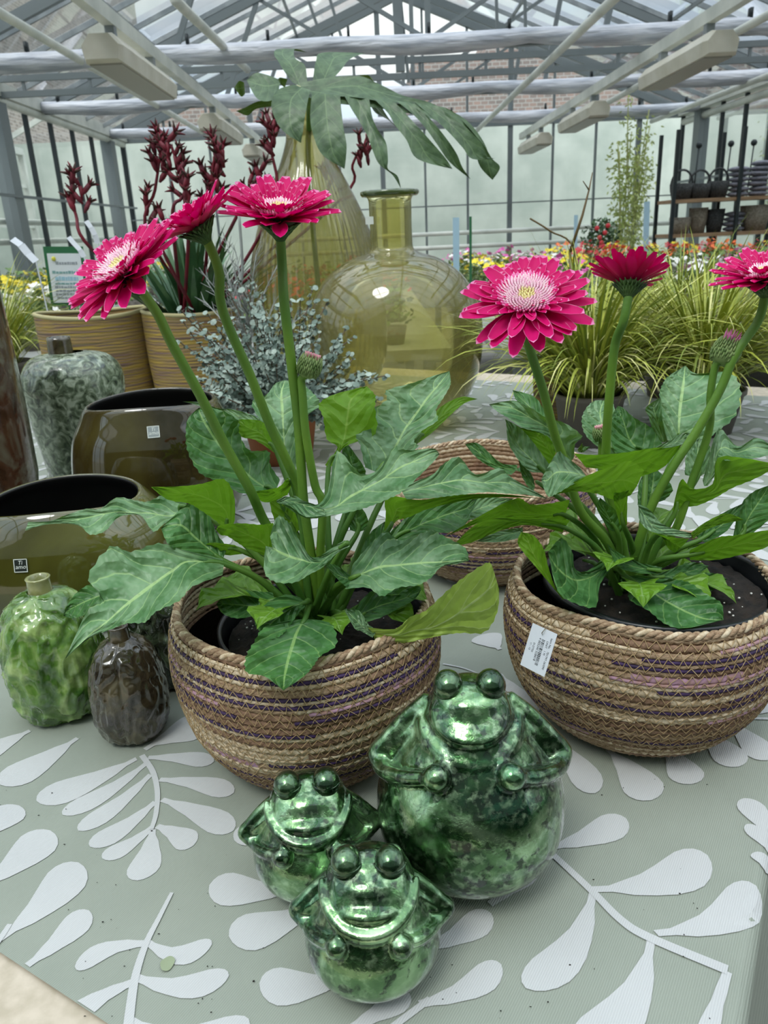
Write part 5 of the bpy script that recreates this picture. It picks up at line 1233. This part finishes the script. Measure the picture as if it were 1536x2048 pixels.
# ================================================================= SIGNS, LABELS, STAKES
mt_grn = M_('green_plastic', '2f6b46', .4); mt_card = M_('card_white', 'dfe3ea', .5); mt_lg = M_('print_grey', '9aa0a8', .6); mt_lb = M_('print_blue', '9dc3d8', .6); mt_ly = M_('print_yellow', 'd6cf4a', .6); mt_lt = M_('print_teal', '7fa5a8', .6)
c1 = A(93, 505, 2.9); c2 = A(163, 505, 2.9); c3 = A(172, 607, 2.9); c4 = A(107, 607, 2.9)
X = (c2-c1).normalized(); Z = ((c1-c4)+(c2-c3)).normalized(); Z = (Z-X*Z.dot(X)).normalized(); Yn = Z.cross(X); W_ = (c2-c1).length; H_ = ((c1-c4).length+(c2-c3).length)/2
M4 = Matrix.Translation((c1+c2+c3+c4)/4) @ Matrix((X, Z, X.cross(Z))).transposed().to_4x4()
t = thing('price_sign', 'white printed card in a green frame on a stake above the left striped pot', 'sign', (c3+c4)/2)
b = MB(); b.box((-W_/2-.008, -H_/2-.008, -.006), (W_/2+.008, H_/2+.02, 0), 0, M4); b.build('frame', mt_grn, t, False)
b = MB(); b.box((-W_/2+.003, -H_/2+.003, 0), (W_/2-.003, H_/2-.003, .002), 0, M4)
cd = b.build('card', mt_card, t, False)
b = MB()
b.ball(M4 @ V((-W_*.30, H_*.38, .002)), .008, 10, 2, (1, 1, 1)); b.build('printed_sun', [mt_lg, mt_lb, mt_ly, mt_lt], cd, False); b = MB(); rows_ = [(.30, .62, 0, .012, .1), (.12, .78, 3, .011, 0), (-.0, .66, 1, .016, 0), (-.1, .7, 3, .008, .0), (-.17, .74, 0, .010, 0), (-.24, .7, 0, .010, -.02), (-.31, .74, 0, .010, 0), (-.38, .7, 0, .010, 0), (-.44, .2, 0, .008, .2)]
for (yy, ww, mi_, hh, xo) in rows_:
    x = -ww/2
    while x < ww/2:
        l = rd.uniform(.05, .13); b.box((W_*(x+xo*.5), H_*yy-hh/2, .002), (W_*(min(ww/2, x+l-.015)+xo*.5), H_*yy+hh/2*rd.uniform(.3, .9), .0026), mi_, M4); x += l
b.build('printing', [mt_lg, mt_lb, mt_ly, mt_lt], cd, False)
b = MB(); b.bar((c3+c4)/2, (c3+c4)/2+V((0, 0, -.35)), .012, .006); b.build('stake', mt_grn, t, False)
for i, (pts, lb) in enumerate((([(25, 478), (42, 490), (56, 507), (72, 523)], 'white plant label leaning left above the yellow flowers'), ([(137, 474), (148, 487), (160, 500), (168, 514)], 'white plant label between the green framed sign and the left pink flower'), ([(172, 442), (182, 455), (190, 470), (195, 487)], 'white plant label highest up, left of the red claw flowers'))):
    b = MB(); w_ = .026 if i == 0 else .017; q = [A(x, y, 2.6) for x, y in pts]
    for k in range(3):
        b.bar(q[k], q[k+1], w_, .001, 0, V((0, -.5, 1)))
    b.bar(q[3], V((q[3].x+.03, q[3].y+.0, .25)) if i else V((q[3].x+.02, q[3].y, .0)), .006, .002)
    o = b.build('plant_label', mt_card, None, False); tag(o, lb, 'label')
mt_bl = M_('pale_blue_plastic', 'a9c7d8', .4)
for i, (x, y0, y1, Y, m_, w_, lb) in enumerate(((912, 435, 560, 4.5, mt_bl, .035, 'pale blue plastic stake label right of the round bottle'), (941, 433, 580, 4.2, mt_grn, .012, 'thin green stick beside the pale blue stake'), (1294, 403, 480, 6.5, mt_bl, .045, 'pale blue stake label in front of the bamboo'), (1152, 430, 500, 6.5, mt_bl, .03, 'pale blue label behind the dry twig'))):
    b = MB(); b.bar(A(x, y0, Y), A(x, y1, Y)+V((0, 0, -.2)), w_, .006, 0, V((0, 1, 0))); o = b.build('plant_stake', m_, None, False); tag(o, lb, 'stake')
# ================================================================= FLOWER BEDS BEHIND
mt_bench = M_('grey_bench', '9a9b96', .6); 
def bench(label, x0, x1, y0, y1, z):
    t = thing('plant_bench', label, 'bench', ((x0+x1)/2, y0, ZF)); b = MB(); b.box((x0, y0, z-.05), (x1, y1, z)); b.build('benchtop', mt_bench, t, False)
    for x in (x0+.1, x1-.1):
        for y in (y0+.1, (y0+y1)/2, y1-.1): b = MB(); b.box((x-.03, y-.03, ZF), (x+.03, y+.03, z-.05)); b.build('leg', mt_galv, t, False)
bench('grey sales bench full of flowers behind the display table on the right', .55, 4.6, 3.4, 8.2, .0)
bench('grey sales bench with yellow and white flowers at the left', -3.6, -1.35, 3.2, 8.6, .03)
bench('narrow grey sales bench with plants behind the tall bottle', -1.2, .35, 3.6, 8.2, -.02)
mt_lf = M_('bedding_foliage', '4f6b34', .6, 0, '7d9150', 20)
def proto(name, col, seed, tall=.14, nf=26, fs=.018):
    t = thing(name, '', 'plant', (0, 0, 0)); rd = random.Random(seed)
    b = MB(); b.lathe([(0, .002), (.04, 0), (.055, .08), (.05, .08), (0, .075)], 14, (0, 0, 0)); b.build('pot', mt_pot, t)
    b = MB()
    for i in range(110):
        a = rd.uniform(0, 6.28); el = rd.uniform(.1, 1.5); r = rd.uniform(.04, .11); p = V((cos(a)*cos(el)*r, sin(a)*cos(el)*r, .08+r*sin(el)*tall/.12)); nn = V((rd.gauss(0, 1), rd.gauss(0, 1), 1)).normalized(); u = nn.orthogonal().normalized()*rd.uniform(.008, .02); w_ = nn.cross(u)*.6
        b.add([p-u, p-w_, p+u, p+w_], [(0, 1, 2, 3)])
    b.build('foliage', mt_lf, t, False)
    b = MB()
    for i in range(nf):
        a = rd.uniform(0, 6.28); q = sqrt(rd.random())*.12; p = V((cos(a)*q, sin(a)*q, .09+tall*(1-(q/.17)**2)+rd.uniform(-.01, .02))); nn = V((rd.gauss(0, .5), rd.gauss(-.3, .5), 1)).normalized(); u = nn.orthogonal().normalized(); w_ = nn.cross(u); r = fs*rd.uniform(.8, 1.2)
        for k in range(5):
            a2 = k*2*pi/5; d = u*cos(a2)+w_*sin(a2); s_ = nn.cross(d); b.add([p, p+d*r*.6-s_*r*.38, p+d*r+nn*.002, p+d*r*.6+s_*r*.38], [(0, 1, 2, 3)])
    b.build('blossoms', M_(name+'_petals', col, .5), t, False)
    return t
kinds = dict(pink=('pink_bedding_flower', 'e79bc4', 1), white=('white_bedding_flower', 'f2efe8', 2), yellow=('yellow_bedding_flower', 'e8d21c', 3), red=('red_bedding_flower', 'd0283a', 4), orange=('orange_bedding_flower', 'f2742c', 5), magenta=('magenta_bedding_flower', 'd65aa8', 6), green=('green_bedding_plant', '6f8f4a', 7))
protos = {}
def plantit(kind, x, y, z=-.12, s=1.0, where=''):
    nm, col, sd = kinds[kind]; grp = kind+' bedding plants on the '+where; lb = {'green': 'leafy green bedding plant on the '+where}.get(kind, 'small '+kind+' bedding flowers on the '+where)
    if kind not in protos: o = protos[kind] = proto(nm, col, sd, nf=22 if kind != 'green' else 6)
    else: o = dup(protos[kind], (0, 0, 0))
    o.location = (x, y, z); o.rotation_euler[2] = R.uniform(0, 6); o.scale = (s, s, s); o['label'] = lb; o['group'] = grp
def field(x0, x1, y0, y1, dx, dy, pick, z=-.12, where=''):
    y = y0; j = 0
    while y <= y1:
        x = x0+(dx/2 if j % 2 else 0)
        while x <= x1:
            k = pick(x, y)
            if k: plantit(k, x+R.uniform(-.03, .03), y+R.uniform(-.03, .03), z, R.uniform(1.05, 1.35), (('near' if y < y0+(y1-y0)*.33 else 'middle' if y < y0+(y1-y0)*.67 else 'far')+' part of the '+where))
            x += dx
        y += dy; j += 1
field(.75, 4.4, 3.55, 8.0, .27, .42, lambda x, y: ('pink' if R.random() < .6 else 'white' if R.random() < .4 else 'green') if y < 5.6 and x > 1.4 else (('magenta' if y > 7.3 else 'white' if y > 6.2 else 'yellow' if y > 5.2 else 'magenta' if y > 4.5 else 'green') if x <= 1.6 else ('red' if R.random() < .35 else 'orange' if R.random() < .5 else 'green' if R.random() < .6 else 'yellow') if y > 6.2 else 'green'), 0, 'right bench')
field(-3.4, -1.55, 3.4, 8.2, .27, .42, lambda x, y: 'white' if y < 4.3 else ('yellow' if R.random() < .8 else 'green') if y < 6.8 else 'green', .03, 'left bench')
field(-1.0, .2, 3.8, 7.8, .28, .5, lambda x, y: 'red' if R.random() < .45 else 'green', -.02, 'bench behind the tall bottle')
# potted bush with red blooms and a dark ornament near the back
t = thing('potted_bush', 'dark green bush with a few red blooms near the back rail', 'plant', (2.35, 8.35, .0)); rd = random.Random(12)
b = MB(); b.lathe([(0, .002), (.09, 0), (.12, .16), (.11, .16), (0, .15)], 20, (2.35, 8.35, .0)); b.build('pot', mt_pot, t)
b = MB()
for i in range(500):
    q = V((rd.gauss(0, 1), rd.gauss(0, 1), rd.gauss(0, 1))).normalized()*rd.uniform(.08, .2); p = V((2.35, 8.35, .35))+q; nn = V((rd.gauss(0, 1), rd.gauss(0, 1), 1)).normalized(); u = nn.orthogonal().normalized()*.025; w_ = nn.cross(u)*.6; b.add([p-u, p-w_, p+u, p+w_], [(0, 1, 2, 3)])
b.build('foliage', M_('dark_bush', '2f4a2c', .6, 0, '4a6a3c', 9), t, False)
b = MB()
for i in range(7): b.ball((2.35+rd.uniform(-.15, .15), 8.15, .35+rd.uniform(-.1, .15)), .025, 8, 0, (1, .6, 1))
b.build('blossoms', M_('red_bloom', 'c8323c', .5), t)
# bamboo against the back glass
t = thing('bamboo_plant', 'thin leafy bamboo standing against the back glass wall on the right', 'plant', (4.0, 12.8, ZF)); rd = random.Random(21)
b = MB(); b.lathe([(0, .01), (.2, 0), (.26, .45), (.24, .45), (0, .42)], 24, (4.0, 12.8, ZF)); b.build('pot', mt_pot, t)
bl = MB(); bs = MB()
for i in range(16):
    x = 4.0+rd.uniform(-.12, .12); y = 12.8+rd.uniform(-.1, .1); dx = rd.uniform(-.17, .24); h = rd.uniform(1.6, 2.75)
    pts = [V((x+dx*(k/8)**1.5, y, ZF+.4+h*k/8)) for k in range(9)]; bs.tube(pts, .008, 5)
    for k in range(75):
        f_ = rd.uniform(.3, 1); p = V((x+dx*f_**1.5+rd.gauss(0, .09), y+rd.uniform(-.15, .15), ZF+.4+h*f_)); d = V((rd.gauss(0, 1), rd.gauss(0, .5), -.5)).normalized()*.07; s_ = d.cross(V((0, 1, .3))).normalized()*.013
        bl.add([p, p+d*.4-s_, p+d, p+d*.4+s_], [(0, 1, 2, 3)])
bs.build('canes', M_('bamboo_cane', '9aa060', .5), t); o = bl.build('leaves', M_('bamboo_leaf', '9db25c', .5, 0, 'b9c47a', 4), t, False); o['kind'] = 'stuff'
# ================================================================= SHELF WITH BASKETS AT THE RIGHT
mt_wood = M_('shelf_wood', 'a98a6a', .7, 0, '8a6e52', 6, stretch=(1, 8, 8)); mt_wick = M_('dark_wicker', '4d4f50', .8, 0, '2f3133', 60, bump=1, bscale=80, bdist=.01); mt_wickp = M_('pale_wicker', 'a39a8c', .8, 0, '7d7568', 50, bump=1, bscale=70, bdist=.01); mt_fur = M_('grey_cushion', '6d6e78', .9, 0, '8c8c98', 30, bump=.8, bscale=50, bdist=.01)
SX0, SX1, SY = 3.22, 4.5, 8.75
def sq(x): return 3.38+(x-3.74)*.74
t = thing('shelf_unit', 'metal shelf unit with wooden boards by the right glass wall', 'shelf', (SX0, SY, ZF))
for z in (-.1, .33, .68):
    b = MB(); b.box((SX0, SY, z-.035), (SX1, SY+.5, z)); b.build('shelf_board', mt_wood, t, False)
for x in (SX0, (SX0+SX1)/2+.05, SX1):
    for y in (SY, SY+.5): b = MB(); b.bar((x, y, ZF), (x, y, 1.35), .035, .035, 0, V((0, 1, 0))); b.build('post', mt_dark, t, False)
def wbasket(c, r, h, m, label, handle=False, cat='basket', grp='wicker baskets on the far shelf'):
    t = thing('wicker_basket', label, cat, c, grp); c = V(c); b = MB(); b.lathe([(0, .01), (r*.75, 0), (r*.95, h*.6), (r, h), (r*.93, h), (r*.85, h*.5), (0, .03)], 28, c, 0, lambda rr, z, a, i: (rr*(1+.03*sin(20*a)), z)); b.build('body', m, t)
    if handle:
        b = MB(); b.tube([c+V((r*.95*cos(q), 0, h*.9+r*1.25*sin(q))) for q in [pi*i/16 for i in range(17)]], .012, 7); b.build('handle', m, t)
for i, (x, z, r, h, m, hd, lb) in enumerate([
 (3.74, .68, .15, .16, mt_wick, 1, 'dark wicker basket with hoop handle, leftmost on the upper shelf board'), (4.0, .68, .15, .15, mt_wick, 1, 'dark wicker basket with hoop handle, second from the left on the upper shelf board'), (4.27, .68, .14, .17, mt_wick, 1, 'dark wicker basket with hoop handle, right beside the middle post of the shelf'),
 (3.76, .33, .14, .17, mt_wickp, 0, 'low pale basket, leftmost on the lower shelf board'), (4.02, .33, .12, .26, mt_wickp, 0, 'tall pale wicker basket on the lower shelf board'), (4.27, .33, .12, .24, mt_wick, 0, 'dark square-looking basket left of the middle shelf post'), (4.86, .33, .19, .26, mt_wickp, 0, 'wide brown wicker basket at the right end of the lower shelf board')]):
    wbasket((sq(x), SY+.22, z), r*.82, h, m, lb, hd)
for i, (x, z, n) in enumerate(((4.56, .68, 6), (4.86, .68, 7), (4.56, .33, 4))):
    for k in range(n):
        b = MB(); b.ball((sq(x)+R.uniform(-.02, .02), SY+.22, z+.028+k*.05), .115, 18, 0, (1, .9, .25), None); o = b.build('grey_cushion', mt_fur)
        tag(o, ('topmost ' if k == n-1 else 'lower ')+'grey woven cushion in the '+('upper board stack beside the post', 'upper board stack at the right end', 'lower board stack')[i], 'cushion', 'grey cushions stacked %s' % ('upper left', 'upper right', 'lower')[i])
b = MB()
for x in (3.6, 3.95, 4.2):
    pts = [(x, SY+.45, .68), (x+.02, SY+.45, 1.2)]; b = MB(); b.tube(pts, .008, 5); b.ball((x+.02, SY+.45, 1.23), .035, 10); o = b.build('decorative_stake', mt_dark); tag(o, 'dark ball-topped garden stick standing behind the shelf goods', 'stake', 'ball-topped sticks on the shelf')
# ================================================================= HANG TAG ON THE RIGHT BASKET
t = bpy.data.objects['woven_basket.001']
c1, c2, c3, c4 = A(1056, 1243, .600), A(1104, 1264, .582), A(1106, 1358, .566), A(1057, 1332, .584)
ctr = (c1+c2+c3+c4)/4; X = ((c2-c1)+(c3-c4)).normalized(); Z = ((c1-c4)+(c2-c3)).normalized(); W_ = ((c2-c1).length+(c3-c4).length)/2; H_ = ((c1-c4).length+(c2-c3).length)/2
Z = (Z-X*Z.dot(X)).normalized(); nn = X.cross(Z); M4 = Matrix.Translation(ctr+nn*.003) @ Matrix((X, Z, nn)).transposed().to_4x4()
tg = thing('price_tag', 'white barcode price tag hanging on the left side of the right basket', 'tag', ctr)
b = MB(); b.box((-W_/2, -H_/2, -.0005), (W_/2, H_/2, 0), 0, M4); cd = b.build('card', M_('tag_card', 'd8dce4', .5), tg, False)
mt_ink = M_('black_ink', '23262c', .6); Mr = M4 @ Matrix.Rotation(-pi/2, 4, 'Z')
b = MB(); rd = random.Random(2); x = -H_*.26
while x < H_*.33:
    l = rd.choice([.0003, .0005, .0008]); b.box((x, .0005, .0001), (x+l, W_*.14, .0002), 0, Mr); x += l+rd.choice([.0004, .0006, .0009])
b.build('barcode', mt_ink, cd, False)
for tx, yy, sz, xo in (('Item No.   701797-26/090', W_*.36, .0027, .0), ('UNIT   1 M', W_*.24, .0027, -.004), ('4 005240 528418', -W_*.05, .0030, .0), ('D-27755', -W_*.22, .0024, .0), ('11 - 13', -W_*.34, .0024, .0)):
    textmesh(tx, sz, mt_ink, Mr @ Matrix.Translation((xo, yy, .0002)), cd, 'lettering')
b = MB(); b.tube([M4 @ V((-.001, H_*.36, 0)), M4 @ V((0, H_*.40, .003)), M4 @ V((.001, H_*.52, .001)), M4 @ V((.001, H_*.6, -.004))], .0004, 5); b.build('string', mt_film, tg)
